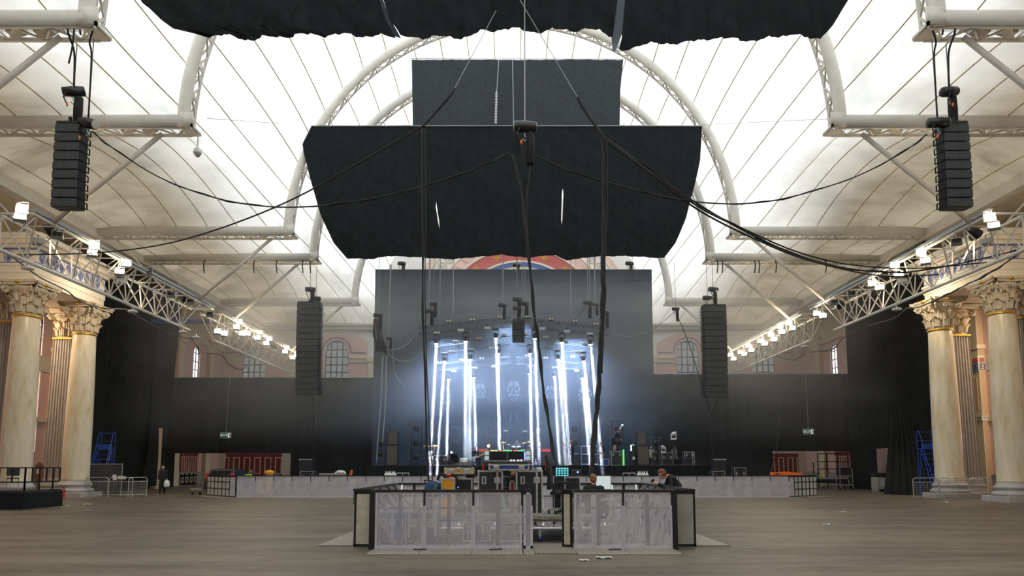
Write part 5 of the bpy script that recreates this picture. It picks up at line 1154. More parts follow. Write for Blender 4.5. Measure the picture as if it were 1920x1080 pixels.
r = T('lamp_stand', 'warm glowing bare lamp on a stand left of the drums', 'lamp', (S(916, 50), 50, ZS)); MB().tube([(0,0,0),(0,0,1.32)], .02, 6).build('pole', m_blackm, r); MB().ell((0,0,1.4), .09, .09, .1, 12, 8).build('bulb', E('warm_bulb', (1,.45,.12), 30), r); MB().lathe([(.25,0),(.25,.02),(.03,.04)], 12).build('base', m_blackm, r)
MB().tube([(S(916,50.2), 50.2, ZS), (S(916,50.2), 50.2, ZS+2.85)], .03, 6).build('pole', m_spk2, label='thin tall pole behind the glowing lamp', cat='pole')
# drum kit on its riser
dr = MB().box(S(938,51), S(1000,51), 50.6, 52.8, ZS, ZS+.55).build('drum_riser', m_dark, label='black riser under the drum kit', cat='riser')
xd, yd, zd = S(968, 51.3), 51.3, ZS+.55
def drum(parent, name, x, y, z, R, h, m, tilt=(0,0), horiz=False):
    Mx = Euler((pi/2, 0, 0)).to_matrix() if horiz else Euler((tilt[0], tilt[1], 0)).to_matrix(); o = MB().lathe([(R, -h/2), (R, h/2)], 20, (0,0,0), Mx).build(name, m, parent); o.location = (x, y, z)
    MB().lathe([(R*1.03, -h/2-.01), (R*1.03, -h/2+.03)], 20, (0,0,0), Mx).build('hoop', m_chrome, o); MB().lathe([(R*1.03, h/2-.03), (R*1.03, h/2+.012), (R*.9, h/2+.012)], 20, (0,0,0), Mx).build('drum_head', m_whitep, o)
def cymbal(parent, x, y, z, R, tx=.2, ty=0):
    o = MB().lathe([(R, 0), (R*.4, .02), (R*.2, .03), (R*.12, .06), (.01, .065)], 20, (0,0,0), Euler((tx, ty, 0)).to_matrix()).build('cymbal', m_brass, parent, smooth=True); o.location = (x, y, z); MB().tube([(0,0,-z), (0,0,0)], .012, 5).build('cymbal_stand', m_chrome, o)
k = T('drum_kit', 'red drum kit with cymbals on the riser at centre stage', 'drum kit', (xd, yd, zd))
drum(k, 'bass_drum', 0, 0, .28, .28, .45, m_kit, horiz=True); drum(k, 'tom', -.22, -.05, .72, .16, .24, m_kit, (.3, .15)); drum(k, 'tom', .2, -.05, .72, .16, .24, m_kit, (.3, -.15)); drum(k, 'floor_tom', -.75, .15, .42, .21, .42, m_kit); drum(k, 'floor_tom', .72, .2, .42, .21, .42, m_kit); drum(k, 'snare', .35, .4, .58, .18, .16, m_chrome)
for (x, y, z, R, a, b) in ((-.95, 0, 1.15, .25, .3, .1), (-.55, .1, .98, .22, .1, 0), (.55, .1, 1.1, .24, .25, -.2), (.95, 0, 1.2, .25, .3, -.25), (.98, .4, .9, .2, .1, 0)): cymbal(k, x, y, z, R, a, b)
person('drummer in grey check shirt seated behind the red drum kit', (xd+.05, yd+.75, zd-.05), 0, dict(SE, wrR=(-.2,-.4,.95), wrL=(.25,-.4,1.0)), top=m_cgrey, hair=m_hair)
for px, py, l in ((948, 807.5, 'left'), (984.5, 808.5, 'right')):
    p = at(px, py, 52); r = T('overhead_microphone', 'pale overhead microphone hanging %s of the drummer' % l, 'microphone', p); MB().obox((0,0,0), (.32,.1,.1), Euler((0,.1,0)).to_matrix()).build('body', m_whitep, r); MB().tube([(0,.05,0),(0,.05,-(p.z-ZS))], .015, 5).build('stand', m_blackm, r)
k2 = T('percussion_set', 'second set of cymbals and drums on the left of the stage', 'drum kit', (S(806, 49), 49, ZS))
for (x, y, z, R) in ((-.25, 0, 1.35, .24), (.3, .1, 1.4, .24), (.1, -.2, .95, .2)): cymbal(k2, x, y, z, R, .35, .1)
drum(k2, 'tom', -.1, .1, .75, .2, .3, m_galv, (.4, 0)); drum(k2, 'tom', .1, 0, .4, .22, .35, m_galv, (.5, .2))
# bass player and crew on stage
BP = dict(elR=(-.28,-.05,1.13), wrR=(-.06,-.24,1.05), elL=(.3,-.16,1.2), wrL=(.42,-.34,1.32), hL=(.2,-.2,1), hR=(1,-.2,0))
person('bearded bass player in black standing on stage facing left', (S(1072, 48.5), 48.5, ZS), -pi/2+.5, BP, hair=m_hair2)
guitar('dark bass guitar held by the standing player', (0, -radians(40), .25), (S(1067, 48.3), 48.15, ZS+1.02), m_dark, m_brown)
person('crew person in black top and khaki shorts looking down on stage', (S(1129, 51), 51, ZS), -pi/2+.6, dict(face=(0,-.8,-.55), head=(0,-.07,1.60), elR=(-.24,-.08,1.15), wrR=(-.08,-.26,1.08), elL=(.24,-.08,1.15), wrL=(.08,-.26,1.08), hR=(0,-1,0), hL=(0,-1,0)), legs=m_ckhaki, shorts=True)
flight_case('stage_case', 'tall open frame case under the person bending on stage', S(1145,49), S(1166,49), 48.7, 49.5, ZS, ZS+.98, handles=2, group='stage cases', latch=False)
person('crew person in shorts bending over on top of a case', (S(1153, 49.1), 49.1, ZS+.98), pi/2+.3, dict(pelvis=(0,.1,.92), chest=(0,-.05,1.2), neck=(0,-.2,1.36), head=(0,-.34,1.45), shR=(-.19,-.12,1.31), shL=(.19,-.12,1.31), elR=(-.24,-.3,1.08), elL=(.24,-.3,1.08), wrR=(-.15,-.45,.9), wrL=(.15,-.5,.95), face=(0,-.85,-.5), hipR=(-.09,.1,.9), hipL=(.09,.1,.9)), legs=m_cblack, shorts=True)
r = T('handheld_lamp', 'small white and blue lit lamp fixed high on the right light tower', 'lamp', at(1164, 801, 49.6)); MB().obox((0,0,0), (.1,.1,.32), Euler((0,.6,0)).to_matrix()).build('body', m_whitep, r); MB().ell((.11,0,.16), .06,.06,.06,8,6).build('lens', E('cool_lens', (.5,.6,1), 6), r); MB().bar((0,.05,0),(.1,.45,0),.04).build('arm', m_blackm, r)
MB().box(S(1168.5,48), S(1171,48), 48, 48.1, ZS, ZS+1.1).build('led_tube', E('green_tube', (.15,.85,.1), 1.0), label='upright glowing green tube at the right of the stage', cat='light tube')
r = cab('lit_rack', 'black rack with a glowing cyan strip and coloured lights', 1182, 1193, 47.8, ZS, ZS+1.45, .6, m_dark, 'rack'); MB().box(-.17,-.09,-.04,-.02,1.0,1.4).build('cyan_strip', E('cyan_strip', (.3,.9,1), 5), r); MB().box(-.02,.08,-.04,-.02,1.36,1.42).build('green_light', m_grn, r); MB().box(-.1,0,-.04,-.02,1.43,1.46).build('red_light', m_redl, r); MB().box(-.05,.12,-.04,-.025,.4,.6).build('white_label', m_paper, r)
def rail(name, label, pts, zs, post, cat='railing', m=m_blackm):
    r = T(name, label, cat, (pts[0][0], pts[0][1], post[0])); f = MB()
    for z in zs:
        for a, b in zip(pts, pts[1:]): f.tube([(a[0], a[1], z), (b[0], b[1], z)], .03, 6)
    f.build('rail', m, r, world=True)
    for p in pts: MB().bar((p[0], p[1], post[0]), (p[0], p[1], post[1]), .05).build('post', m, r, world=True)
    return r
rail('handrail', 'pale three-bar handrail on stage behind the hanging cable bundle', [(S(1090,52),52),(S(1105,52),52),(S(1121,52),52)], [ZS+.1, ZS+.85, ZS+1.45], (ZS, ZS+1.5), m=m_galv)
rail('handrail', 'black railing round the right end of the stage', [(S(1240,46.7),46.7),(S(1285,46.7),46.7),(S(1311,46.7),46.7)], [ZS+.02, ZS+.42], (.02, ZS+.45))
r = T('stage_steps', 'black steps with sloping handrail at the right end of the stage', 'steps', (S(1318,46.8), 46.8, 0))
f = MB()
for i in range(6): f.box(-.35+.18*i, -.1+.18*i, -.4, .4, 1.4-.26*i, 1.45-.26*i)
f.build('tread', m_blackm, r)
for y in (-.4, .4): MB().bar((-.35,y,1.7),(.8,y,.5),.05).build('handrail', m_blackm, r); MB().bar((-.35,y,1.42),(.8,y,.02),.05).build('stringer', m_blackm, r)
MB().bar((.8,-.4,0),(.8,-.4,.55),.05).build('newel_post', m_blackm, r)
flight_case('stage_case', 'black case with white label carrying gear at the right of the stage', S(1241,47.5), S(1263,47.5), 47.5, 48.2, ZS, ZS+.88, handles=2, latch=False, group='stage cases')
flight_case('stage_case', 'tall dark case standing right of the two crew at the desk', S(1284,48), S(1303,48), 48, 48.6, ZS, ZS+.95, handles=1, latch=True, group='stage cases')
SB = dict(BASE); person('crew person with dark hair behind the labelled case at the right of the stage', (S(1222,50), 50, ZS-.35), -.3, {}, top=m_ckhaki); person('crew person in cap and check shirt working at the right of the stage', (S(1265,49.5), 49.5, ZS-.35), .5, {}, top=m_cgrey, hat=m_dark)
def moving_head(name, label, loc, parent_mat, rz=0, down=True, lens=None, s=1, group=None, tiltv=(0,0)):
    r = T(name, label, 'stage light', loc, rz, group); g = -1 if down else 1
    MB().bbox(-.2*s,.2*s,-.15*s,.15*s,min(0,-g*.14*s),max(0,-g*.14*s),.03*s).build('base', parent_mat, r)
    for x in (-.2*s, .2*s): MB().bar((x,0,0),(x,0,g*.38*s),.05*s,.12*s).build('yoke_arm', parent_mat, r)
    Mx = Euler((tiltv[0], tiltv[1], 0)).to_matrix(); o = MB().lathe([(.09*s,.16*s),(.14*s,.1*s),(.15*s,-.05*s),(.13*s,-.2*s),(.1*s,-.24*s)], 14, (0,0,0), Mx if down else Mx @ Euler((pi,0,0)).to_matrix()).build('head', parent_mat, r, smooth=True); o.location = (0,0,g*.34*s)
    q = MB().lathe([(.01,-.245*s),(.115*s,-.245*s),(.115*s,-.23*s)], 14, (0,0,0), Mx if down else Mx @ Euler((pi,0,0)).to_matrix()).build('lens', lens or m_galv, o); return r
p = at(1263, 816, 48.5); r = moving_head('moving_head', 'white moving head light raised on a pole at the right of the stage', (p.x, 48.5, p.z-.2), m_whitep, down=False, s=.85, tiltv=(.2, 1.2)); MB().tube([(0,0,-(p.z-.2-ZS)),(0,0,-.1)], .04, 8).build('pole', m_blackm, r)
p = at(1244, 838, 48.2); r = moving_head('moving_head', 'white moving head light lower, above the labelled case', (p.x, 48.2, p.z-.3), m_whitep, down=False, s=.75, tiltv=(.2, -.9)); MB().tube([(0,0,-(p.z-.3-ZS)),(0,0,-.1)], .05, 8).build('pole', m_blackm, r)
# ------------------------------------------------ pit: gas bottles, hoops, seats, cabinets
def bottles(px, label):
    Y = 41.5
    for k in range(5):
        x = S(px+3.9*k, Y); r = T('gas_bottle', label % ORD[k], 'bottle', (x, Y+.1*(k % 2), .85), 0, 'white gas bottles'); MB().lathe([(.1,0),(.115,.03),(.115,.32),(.05,.45),(.03,.5)], 12).build('cylinder', m_whitep, r, smooth=True); MB().bar((-.05,0,.52),(.05,0,.56),.05).build('valve', m_galv, r)
    MB().box(S(px-3,Y), S(px+20,Y), Y-.25, Y+.35, 0, .85).build('bottle_crate', m_steel, label='grey crate under the %s row of white bottles' % ('left' if px < 900 else 'right'), cat='crate')
bottles(724, '%s white bottle from the left in the row at left before the stage'); bottles(1197, '%s white bottle from the left in the row at right before the stage')
def hoop(px0, px1, Y, label): rail('low_rail', label, [(S(px0,Y),Y),(S((px0+px1)/2,Y),Y),(S(px1,Y),Y)], [.95, 1.28], (0, 1.28), m=m_galv)
hoop(743, 767, 42, 'low grey hoop rail behind the left part of the long barricade'); hoop(1168, 1191, 42, 'low grey hoop rail behind the right part of the long barricade')
def cabinet(px0, px1, Y, z1, label): 
    x0, x1 = S(px0,Y), S(px1,Y); r = T('double_cabinet', label, 'cabinet', ((x0+x1)/2, Y, 0)); w = (x1-x0)/2; MB().bbox(-w,w,0,.6,0,z1,.02).build('body', m_lam, r); MB().box(-w,w,-.02,0,z1-.06,z1).build('top_trim', m_galv, r)
    for s in (-1,1): MB().box(min(s*.02,s*(w-.03)), max(s*.02,s*(w-.03)), -.015, 0, .1, z1-.1).build('door', m_dark, r)
cabinet(560, 585, 44, 2.15, 'tall dark double-door cabinet against the left end drape'); cabinet(1338, 1362, 44, 2.15, 'tall dark double-door cabinet against the right end drape')
for (a, b, Y, z, l) in ((563,588,40.5,1.42,'left of the stage'),(1336,1359,40.5,1.42,'right of the stage below the tall cabinet'),(1377,1399,40.5,1.62,'further right with a red item on top')):
    flight_case('frame_case', 'silver-edged open case behind the barricade, '+l, S(a,Y), S(b,Y), Y, Y+.6, .05, z, handles=2, latch=False, group='silver-edged cases')
r = T('plastic_chair', 'orange plastic seat tipped up behind the left part of the barricade', 'chair', (S(655,41), 41, .88)); MB().obox((.1,0,.35),(.06,.4,.5),Euler((0,.25,0)).to_matrix()).build('backrest', m_orange, r); MB().obox((-.15,0,.12),(.5,.4,.05),Euler((0,.1,0)).to_matrix()).build('seat', m_orange, r)
MB().box(S(648,41), S(668,41), 40.8, 41.4, 0, .95).build('crate', m_steel, label='grey crate under the tipped orange seat', cat='crate')
mb = MB()
for k in range(4): mb.tube(catmull([(S(628+3*k,41),41,1.28+.03*k),(S(634+2*k,41),41,1.42-.03*k),(S(644,41),41.1,1.4),(S(648-k,41),41,1.28)],4),.035,6)
mb.build('hose_coil', m_whitep, label='white hose coils lying left of the orange seat', cat='hose'); MB().box(S(600,41), S(647,41), 40.85, 41.4, 1.18, 1.28).build('bench', m_galv, label='grey bench under the white hose coils', cat='bench')
for x in (S(602,41), S(645,41)): pass
r = T('orange_lid', 'long orange plastic lid lying on the right end of the barricade', 'lid', (S(1478,39), 39.3, 1.205)); MB().xz([(-.85,0),(.85,0),(.8,.1),(.4,.15),(-.1,.19),(-.4,.15),(-.85,.16)], -.2, .2).build('shell', m_orange, r); MB().box(-.7,-.5,-.21,-.2,.03,.1).build('slot', m_dark, r)
MB().bbox(-.9+S(1478,39), .9+S(1478,39), 38.95, 39.7, 0, 1.2, .03).build('crate', m_redp, label='dark red crate under the long orange lid', cat='crate')
# ------------------------------------------------ overhead stage trusses
def stage_truss(a_top, b_top, a_bot, b_bot, Y, label):
    A, B, C, D = at(*a_top, Y), at(*b_top, Y), at(*a_bot, Y), at(*b_bot, Y); r = T('stage_truss', label, 'truss', C, 0, 'stage trusses')
    off = Vector((0, .5, 0)); c = MB()
    for p, q in ((A,B),(C,D),(A+off,B+off),(C+off,D+off)): c.tube([p, q], .03, 6)
    c.build('chord', m_rig, r, world=True); w = MB(); n = max(4, int((B-A).length/.55))
    for o in (Vector((0,0,0)), off):
        for i in range(n):
            p0, p1 = A.lerp(B, i/n)+o, A.lerp(B, (i+1)/n)+o; q0, q1 = C.lerp(D, i/n)+o, C.lerp(D, (i+1)/n)+o
            if i % 2: w.bar(p0, q1, .022)
            else: w.bar(q0, p1, .022)
            w.bar(p0, q0, .022)
    w.build('lattice', m_rig, r, world=True); return r
rows = [(47.6, (783,614), (957,594), (783,626), (957,610), 'front'), (50.0, (797,651), (957,630), (797,663), (957,645), 'middle'), (52.5, (808,683), (957,668), (808,695), (957,680), 'rear')]
for (Y, a, b, c, d, l) in rows:
    m = lambda p: (1925-p[0], p[1]+1)
    stage_truss(a, b, c, d, Y, '%s sloping stage truss, left half over the beams' % l); stage_truss(m(b), m(a), m(d), m(c), Y, '%s sloping stage truss, right half over the beams' % l)
stage_truss((795,590.5), (1142,590.5), (795,598), (1142,598), 54.3, 'straight truss across the back of the stage, behind the sloping ones')
def strobe(px, py, Y, label):
    p = at(px, py, Y); r = T('strobe_panel', label, 'stage light', p, 0, 'strobe panels'); MB().bbox(-.22,.22,-.06,.06,-.09,.09,.02).build('housing', m_galv, r); MB().box(-.2,.2,-.075,-.06,-.07,.07).build('face', m_whitep, r); MB().bar((0,0,.09),(0,.05,.3),.04).build('clamp', m_blackm, r)
def blinder(px, py, Y, label):
    p = at(px, py, Y); r = T('twin_blinder', label, 'stage light', p, 0, 'twin blinders'); MB().bbox(-.2,.2,-.05,.14,-.1,.1,.02).build('housing', m_blackm, r)
    for s in (-.1,.1): MB().lathe([(.01,0),(.085,0),(.085,.03)], 12, (s,-.055,0), Euler((pi/2,0,0)).to_matrix()).build('reflector', m_cream2, r)
NR = ('front', 'middle', 'rear')
for k, (L, B_) in enumerate((([(819,624),(864,619),(914,615),(1017,616),(1063,621),(1106,626)], [(796,607),(842,602),(886,599),(937,594),(990,594),(1033,598),(1078,602),(1117,607)]),
        ([(847,660),(884,655),(922,652),(1043,655),(1083,660)], [(854,641),(898,634),(945,628),(985,627),(1023,632),(1060,640),(1097,645)]), ([(850,696),(890,690),(926,687),(1040,690),(1082,695)], [(824,680),(866,675),(903,672),(989,667),(1023,671),(1074,669)]))):
    for i, q in enumerate(L): strobe(*q, rows[k][0]-.12, 'pale strobe panel, %s from the left under the %s stage truss' % (ORD[i], NR[k]))
    for i, q in enumerate(B_): blinder(*q, rows[k][0]-.14, 'twin blinder lamp, %s from the left on the %s stage truss' % (ORD[i], NR[k]))
# ------------------------------------------------ beam lights with their light
m_lens = E('beam_lens', (.85,.9,1), 40); m_shaft = mat_volume('beam_shaft_haze', .10, (.95,.97,1), aniso=.0)  # added shafts of denser haze that make the light beams visible
BEAMS = [(47.3, 0, [((818,645),(806,893)),((873,641),(872,893)),((930,635),(938,872)),((1003,636),(1011,872)),((1054,643),(1069,872)),((1108,647),(1130,893))]),
         (49.7, 1, [((833,678),(819,893)),((882,675),(881,872)),((934,664),(937,872)),((994,664),(998,872)),((1047,675),(1061,872)),((1095,678),(1115,872))]),
         (52.2, 2, [((841,712),(837,872)),((889,709),(893,872)),((993,702),(997,872)),((1040,707),(1049,872)),((1092,710),(1106,872))])]
for (Y, k, L) in BEAMS:
    for i, (a, b) in enumerate(L):
        A = at(*a, Y); fl = b[1] > 880; B = at(b[0], b[1], 45.7) if fl else Vector((at(b[0], 872, Y-.6).x, Y-.6, ZS+.02)); 
        d = (B-A).normalized(); r = moving_head('beam_light', 'beam light shining straight down, %s from the left under the %s stage truss' % (ORD[i], NR[k]), A-d*.60, m_blackm, lens=m_lens, group='beam lights', tiltv=(atan2(-d.y, -d.z)*-1, atan2(-d.x, -d.z)))
        li = bpy.data.lights.new('beam', 'AREA'); li.shape = 'DISK'; li.size = .18; li.spread = radians(2.2); li.energy = BEAM_W; li.color = (.72,.80,1)
        lo = bpy.data.objects.new('beam', li); COL.objects.link(lo); lo.location = A+d*.02; lo.rotation_euler = d.to_track_quat('-Z', 'Y').to_euler()
        MB().tube([A+d*.03, B], [.105, .125], 14).build('beam_shaft', m_shaft, label='added haze shaft standing for the %s beam from the left, %s row' % (ORD[i], NR[k]), cat='smoke', group='added beam shafts', kind='stuff')
for i, (x, Y, z, e) in enumerate(((-4.6, 51.2, 11.0, 1), (0, 51.6, 12.2, .8), (4.6, 51.2, 11.0, 1))):
    li = bpy.data.lights.new('stage_wash', 'AREA'); li.shape = 'DISK'; li.size = 3.0; li.energy = WASH_W*e; li.spread = radians(130); li.color = (.40,.60,1)
    lo = bpy.data.objects.new('stage_wash', li); COL.objects.link(lo); lo.location = (x, Y, z)
# hoists and chains over the stage
for (px, py, l, up, s) in ((806,583,'left end of the front stage truss, nearer one',26,1.1),(813,570,'left end of the front stage truss, farther one',26,1.0),(942,572,'left of the centre speaker cluster',28,1.1),(970,561,'above the centre speaker cluster, upper one',28,1.2),(969,578,'above the centre speaker cluster, lower one',28,1.1),(984,569,'right of the centre speaker cluster',28,1.1),(1102,567,'right part of the front stage truss',26,1.2),(1117,571,'right part of the front stage truss, smaller one',26,.8),(1135,586,'right end of the front stage truss',26,1.1),(709,591,'far left, above the hanging cable bundle',22,1.2),(730,635,'left, at the lower end of a long white pipe',14,.8),(753,494,'on top of the backdrop at left',18.5,1.2),(968,497,'on top of the backdrop at the centre',19,1.2),(1180,494,'on top of the backdrop at right',18.5,1.2)):
    Y = 47.9 if py > 500 else 55.8; p = at(px, py, Y); hoist(p.x, Y, p.z, 'chain hoist '+l, s, .2, True, up, group='stage chain hoists')
for (px, py0, py1, l) in ((945,440,600,'left of the cluster'),(806,440,580,'far left'),(826,440,680,'left, reaching below the front truss'),(978,440,572,'right of the cluster'),(983,440,570,'right of the cluster, second'),(1105,440,700,'right of centre'),(1114,440,700,'right of centre, second')):
    wire((px, py0, 48.0), (px-(2 if px < 960 else -2), py1, 48.0), .028, 'pale steel rigging chain, '+l, name='rigging_chain', cat='chain')
wire((733,496,48.0), (728,640,48.0), .05, 'long pale vertical pipe at the left of the backdrop', name='pipe', cat='pipe')
cable([(703,600,48),(712,640,48),(722,655,48),(742,655,48),(760,648,48),(785,622,47.8)], .04, 'grey cable loop from the left cable bundle to the front truss', m_wirec); cable([(705,610,48),(720,655,48),(745,675,48),(770,676,48),(792,660,47.8)], .035, 'lower grey cable loop from the left cable bundle', m_wirec)
cable([(735,640,48),(741,700,48),(760,725,48),(785,725,48),(805,690,49)], .025, 'lowest thin cable loop hanging left of the beams', m_wirec)
mb = MB()
for k in range(16): x0 = random.uniform(701,714); mb.tube(catmull([at(x0,598,47.9), at(x0+random.uniform(-3,5),630,47.9), at(x0+random.uniform(0,14),random.uniform(650,668),47.9), at(x0+random.uniform(-2,8),640,47.9)],4), .035, 5)
mb.build('cable_bundle', m_rub, smooth=True, label='tangled cable bundle hanging beside the left edge of the backdrop', cat='cables')
for (a, b, l) in (((718,668,47.9),(706,868,47.3),'first'),((725,668,47.9),(717,830,47.3),'second')): cable([a, ((a[0]+b[0])/2+1,760,47.6), b], .045, '%s pale cable dropping from the left bundle to the stage' % l, m_wirec)
cable([(1101,570,47.9),(1090,585,47.9),(1075,602,47.7),(1060,618,47.7)], .02, 'thin cable sloping from the right hoist to the front truss'); cable([(1146,616,47.7),(1160,628,47.8),(1190,630,47.6),(1225,617,47),(1268,582,46.6)], .025, 'thin cable sagging from the right truss end to the roof beam', m_wirec)
p = at(1268,578,46.6); hoist(p.x, 46.8, p.z, 'small hoist under the roof beam near the right edge of the backdrop', .9, 0, True, 15.7, group='stage chain hoists')
cable([(1269,590,46.8),(1290,640,46.5),(1315,720,46.2),(1333,775,46),(1336,840,46),(1337,890,46)], .025, 'dark cable dropping beside the right speaker column to the floor'); cable([(1345,745,46.6),(1338,765,46.3),(1334,778,46)], .025, 'short cable joining the right speaker column to the dropping cable')
cable([(587,742,46.6),(588,800,46.4),(588,868,46)], .03, 'thin cable dropping from the left speaker column'); cable([(1467,700,57),(1464,760,56),(1458,830,52),(1447,880,48),(1440,905,42)], .04, 'dark cable hanging down the right end drape')
cable([(487,710,57),(490,770,57),(500,830,56.5),(510,880,52)], .025, 'thin cable hanging down the left end drape')

for px, l in ((850, 'left'), (1070, 'right')): MB().tube([at(px,591,54.5), at(px,440,54.5)], .025, 5).build('rigging_chain', m_wirec, label='thin steel chain carrying the straight rear truss, %s one' % l, cat='chain', group='rigging wires')
# ================================================================ EXIT SIGNS
SEG = {'E': ['V0','H0','H1','H2'], 'X': ['D0','D1'], 'I': ['V1'], 'T': ['H2','V1']}
def exit_sign(px, py, Y, label, rod_top, tilt):
    p = at(px, py, Y); r = T('exit_sign', label, 'sign', p, 0, 'exit signs'); r.rotation_euler = (0, tilt, 0)
    MB().bbox(-.46,.46,-.03,.05,-.24,.24,.02).build('housing', m_whitep, r); MB().box(-.42,.42,-.036,-.03,-.20,.20).build('green_face', m_green, r)
    m = E('sign_white', (.85,.92,.88), .75)
    w, h, t = .105, .2, .032
    for i, ch in enumerate('EXIT'):
        b = MB(); x = -.37+i*.135; z = -.10; y = -.042
        g = {'V0': lambda: b.box(x, x+t, y, y+.006, z, z+h), 'V1': lambda: b.box(x+w/2-t/2, x+w/2+t/2, y, y+.006, z, z+h), 'H0': lambda: b.box(x, x+w, y, y+.006, z, z+t), 'H1': lambda: b.box(x, x+w*.85, y, y+.006, z+h/2-t/2, z+h/2+t/2), 'H2': lambda: b.box(x, x+w, y, y+.006, z+h-t, z+h),
             'D0': lambda: b.bar((x+.01, y+.003, z), (x+w-.01, y+.003, z+h), t, .006), 'D1': lambda: b.bar((x+w-.01, y+.003, z), (x+.01, y+.003, z+h), t, .006)}
        for s_ in SEG[ch]: g[s_]()
        b.build('letter', m, r)
    b = MB(); y = -.040; b.box(.2,.38,y,y+.004,-.17,.17); b.build('door_symbol', m, r)
    b = MB(); y = -.046; b.box(.30,.37,y,y+.003,-.12,.12); b.build('doorway_symbol', m_green, r)
    b = MB(); b.ell((.255,y,.11),.022,.004,.022,8,5); b.bar((.26,y,.08),(.25,y,-.02),.035,.004); b.bar((.25,y,-.02),(.215,y,-.12),.022,.004); b.bar((.25,y,-.02),(.29,y,-.08),.022,.004); b.bar((.25,y,.05),(.3,y,.02),.018,.004); b.build('running_figure', m_green, r)
    MB().tube([(0,0,.24),(0,0,rod_top-p.z-.04),(0,.22,rod_top-p.z-.04)], .025, 6).build('hanging_rod', m_galv, r)
exit_sign(423, 816, 57.75, 'green EXIT sign hanging before the left end drape', 9.2, .03); exit_sign(1516, 809.5, 57.75, 'green EXIT sign hanging before the right end drape', 9.5, -.01)
# ================================================================ CROWD BARRIERS
def crowd_barrier(label, loc, rz, w=1.3, h=1.08):
    r = T('crowd_barrier', label, 'barrier', loc, rz, 'crowd barriers'); a = w/2
    P = [(-a,0,.06),(-a,0,h-.1),(-a+.1,0,h),(a-.1,0,h),(a,0,h-.1),(a,0,.06)]; MB().tube(P, .025, 8).build('frame', m_galv, r)
    f = MB()
    for z in (.14, h-.22): f.tube([(-a,0,z),(a,0,z)], .02, 6)
    f.build('cross_rail', m_galv, r); g = MB()
    for i in range(1, 16): x = -a+w*i/16; g.bar((x,0,.14),(x,0,h-.22),.008)
    for i in range(1, 8): z = .14+(h-.36)*i/8; g.bar((-a,0,z),(a,0,z),.008)
    g.build('wire_infill', m_galv, r)
    for x in (-a+.1, a-.1): MB().bar((x,-.25,.03),(x,.25,.03),.04).build('foot', m_galv, r)
    return r
def fl(px, Y): return (at(px,875,Y).x, Y, 0)
crowd_barrier('leftmost of the three silver crowd barriers beside the left marble column', fl(183.5,38.4), 0, 1.25); c2 = crowd_barrier('middle of the three silver crowd barriers at left, with white paper on it', fl(228.5,38.3), 0, 1.3); crowd_barrier('angled rightmost of the three silver crowd barriers at left', fl(260.5,38.6), .95, 1.0)
MB().obox((0,0,0),(.45,.02,.16),Euler((.1,.05,0)).to_matrix()).build('paper_sheet', m_paper, label='white paper sheet stuck on the middle left crowd barrier', cat='paper').location = tuple(Vector(fl(229.5,38.24))+Vector((0,0,.98)))
MB().obox((0,0,0),(.2,.02,.3),Euler((.1,-.15,0)).to_matrix()).build('paper_sheet', m_paper, label='small white paper hanging below the sheet on the left crowd barrier', cat='paper').location = tuple(Vector(fl(216,38.24))+Vector((0,0,.92)))
crowd_barrier('leftmost of the three silver crowd barriers at right, by the black drape', fl(1734,36.4), 0, 1.35); crowd_barrier('middle silver crowd barrier before the right marble column', fl(1786,36.1), 0, 1.6); crowd_barrier('rightmost silver crowd barrier, between the two right columns', fl(1836,36.2), 0, 1.1)
MB().obox((0,0,0),(.2,.02,.15),Matrix.Identity(3)).build('paper_sheet', m_paper, label='white paper sheet on the crowd barrier before the right column', cat='paper').location = tuple(Vector(fl(1783,36.04))+Vector((0,0,.95)))
# black covered frame panel and blue ladders
r = T('covered_frame', 'black sheet stretched on a frame, left of the silver barriers', 'screen', (fl(196,40.5)[0], 40.5, 0)); w = 1.02
MB().grid(lambda u, v: (-w+2*w*u, .03*sin(9*u+6*v)*sin(3*v+1), .05+1.75*v), 20, 12).build('sheet', m_black2, r, smooth=True); f = MB(); f.bar((-w,.02,1.82),(w,.02,1.82),.04); f.bar((w,.02,0),(w,.02,1.86),.05); f.bar((-w,.02,0),(-w,.02,1.86),.05); f.bar((w,.02,0),(w+.08,.6,0),.05); f.build('frame', m_galv, r)
def ladder(label, x, y, rz):
    r = T('warehouse_steps', label, 'ladder', (x, y, 0), rz, 'blue ladders'); f = MB(); h = 2.7
    for s in (-.4,.4): f.bar((s,-.9,0),(s,.3,h),.045); f.bar((s,.75,0),(s,.3,h),.045); f.bar((s,.75,0),(s,.75,h+1.0),.04); f.bar((s,.3,h),(s,.75,h),.04); f.tube(catmull([(s,-.9,.9),(s,-.1,2.4),(s,.3,h+.7),(s,.5,h+1.02),(s,.75,h+1.0)],4),.022,6); f.bar((s,-.85,0),(s,-.85,.95),.03); f.bar((s,-.1,1.8),(s,-.1,2.5),.03)
    f.bar((-.4,.75,h+1.0),(.4,.75,h+1.0),.04); f.bar((-.4,.75,h+.5),(.4,.75,h+.5),.035); f.bar((-.4,.75,.4),(.4,.75,1.8),.03); f.build('frame', m_ladder, r)
    for i in range(9): z = h*(i+1)/9; y = -.9+1.2*(i+1)/9; MB().box(-.4,.4,y-.1,y+.1,z-.02,z+.02).build('step', m_ladder, r)
    MB().box(-.4,.4,.28,.76,h,h+.04).build('platform', m_ladder, r); MB().box(-.4,.4,.24,.27,h,h+.3).build('kick_plate', m_ladder, r)
ladder('blue warehouse steps standing behind the black covered frame at left', fl(190,41.6)[0], 41.6, .15); ladder('blue warehouse steps half hidden behind the right marble column', fl(1748,40.0)[0], 40.0, -.1)
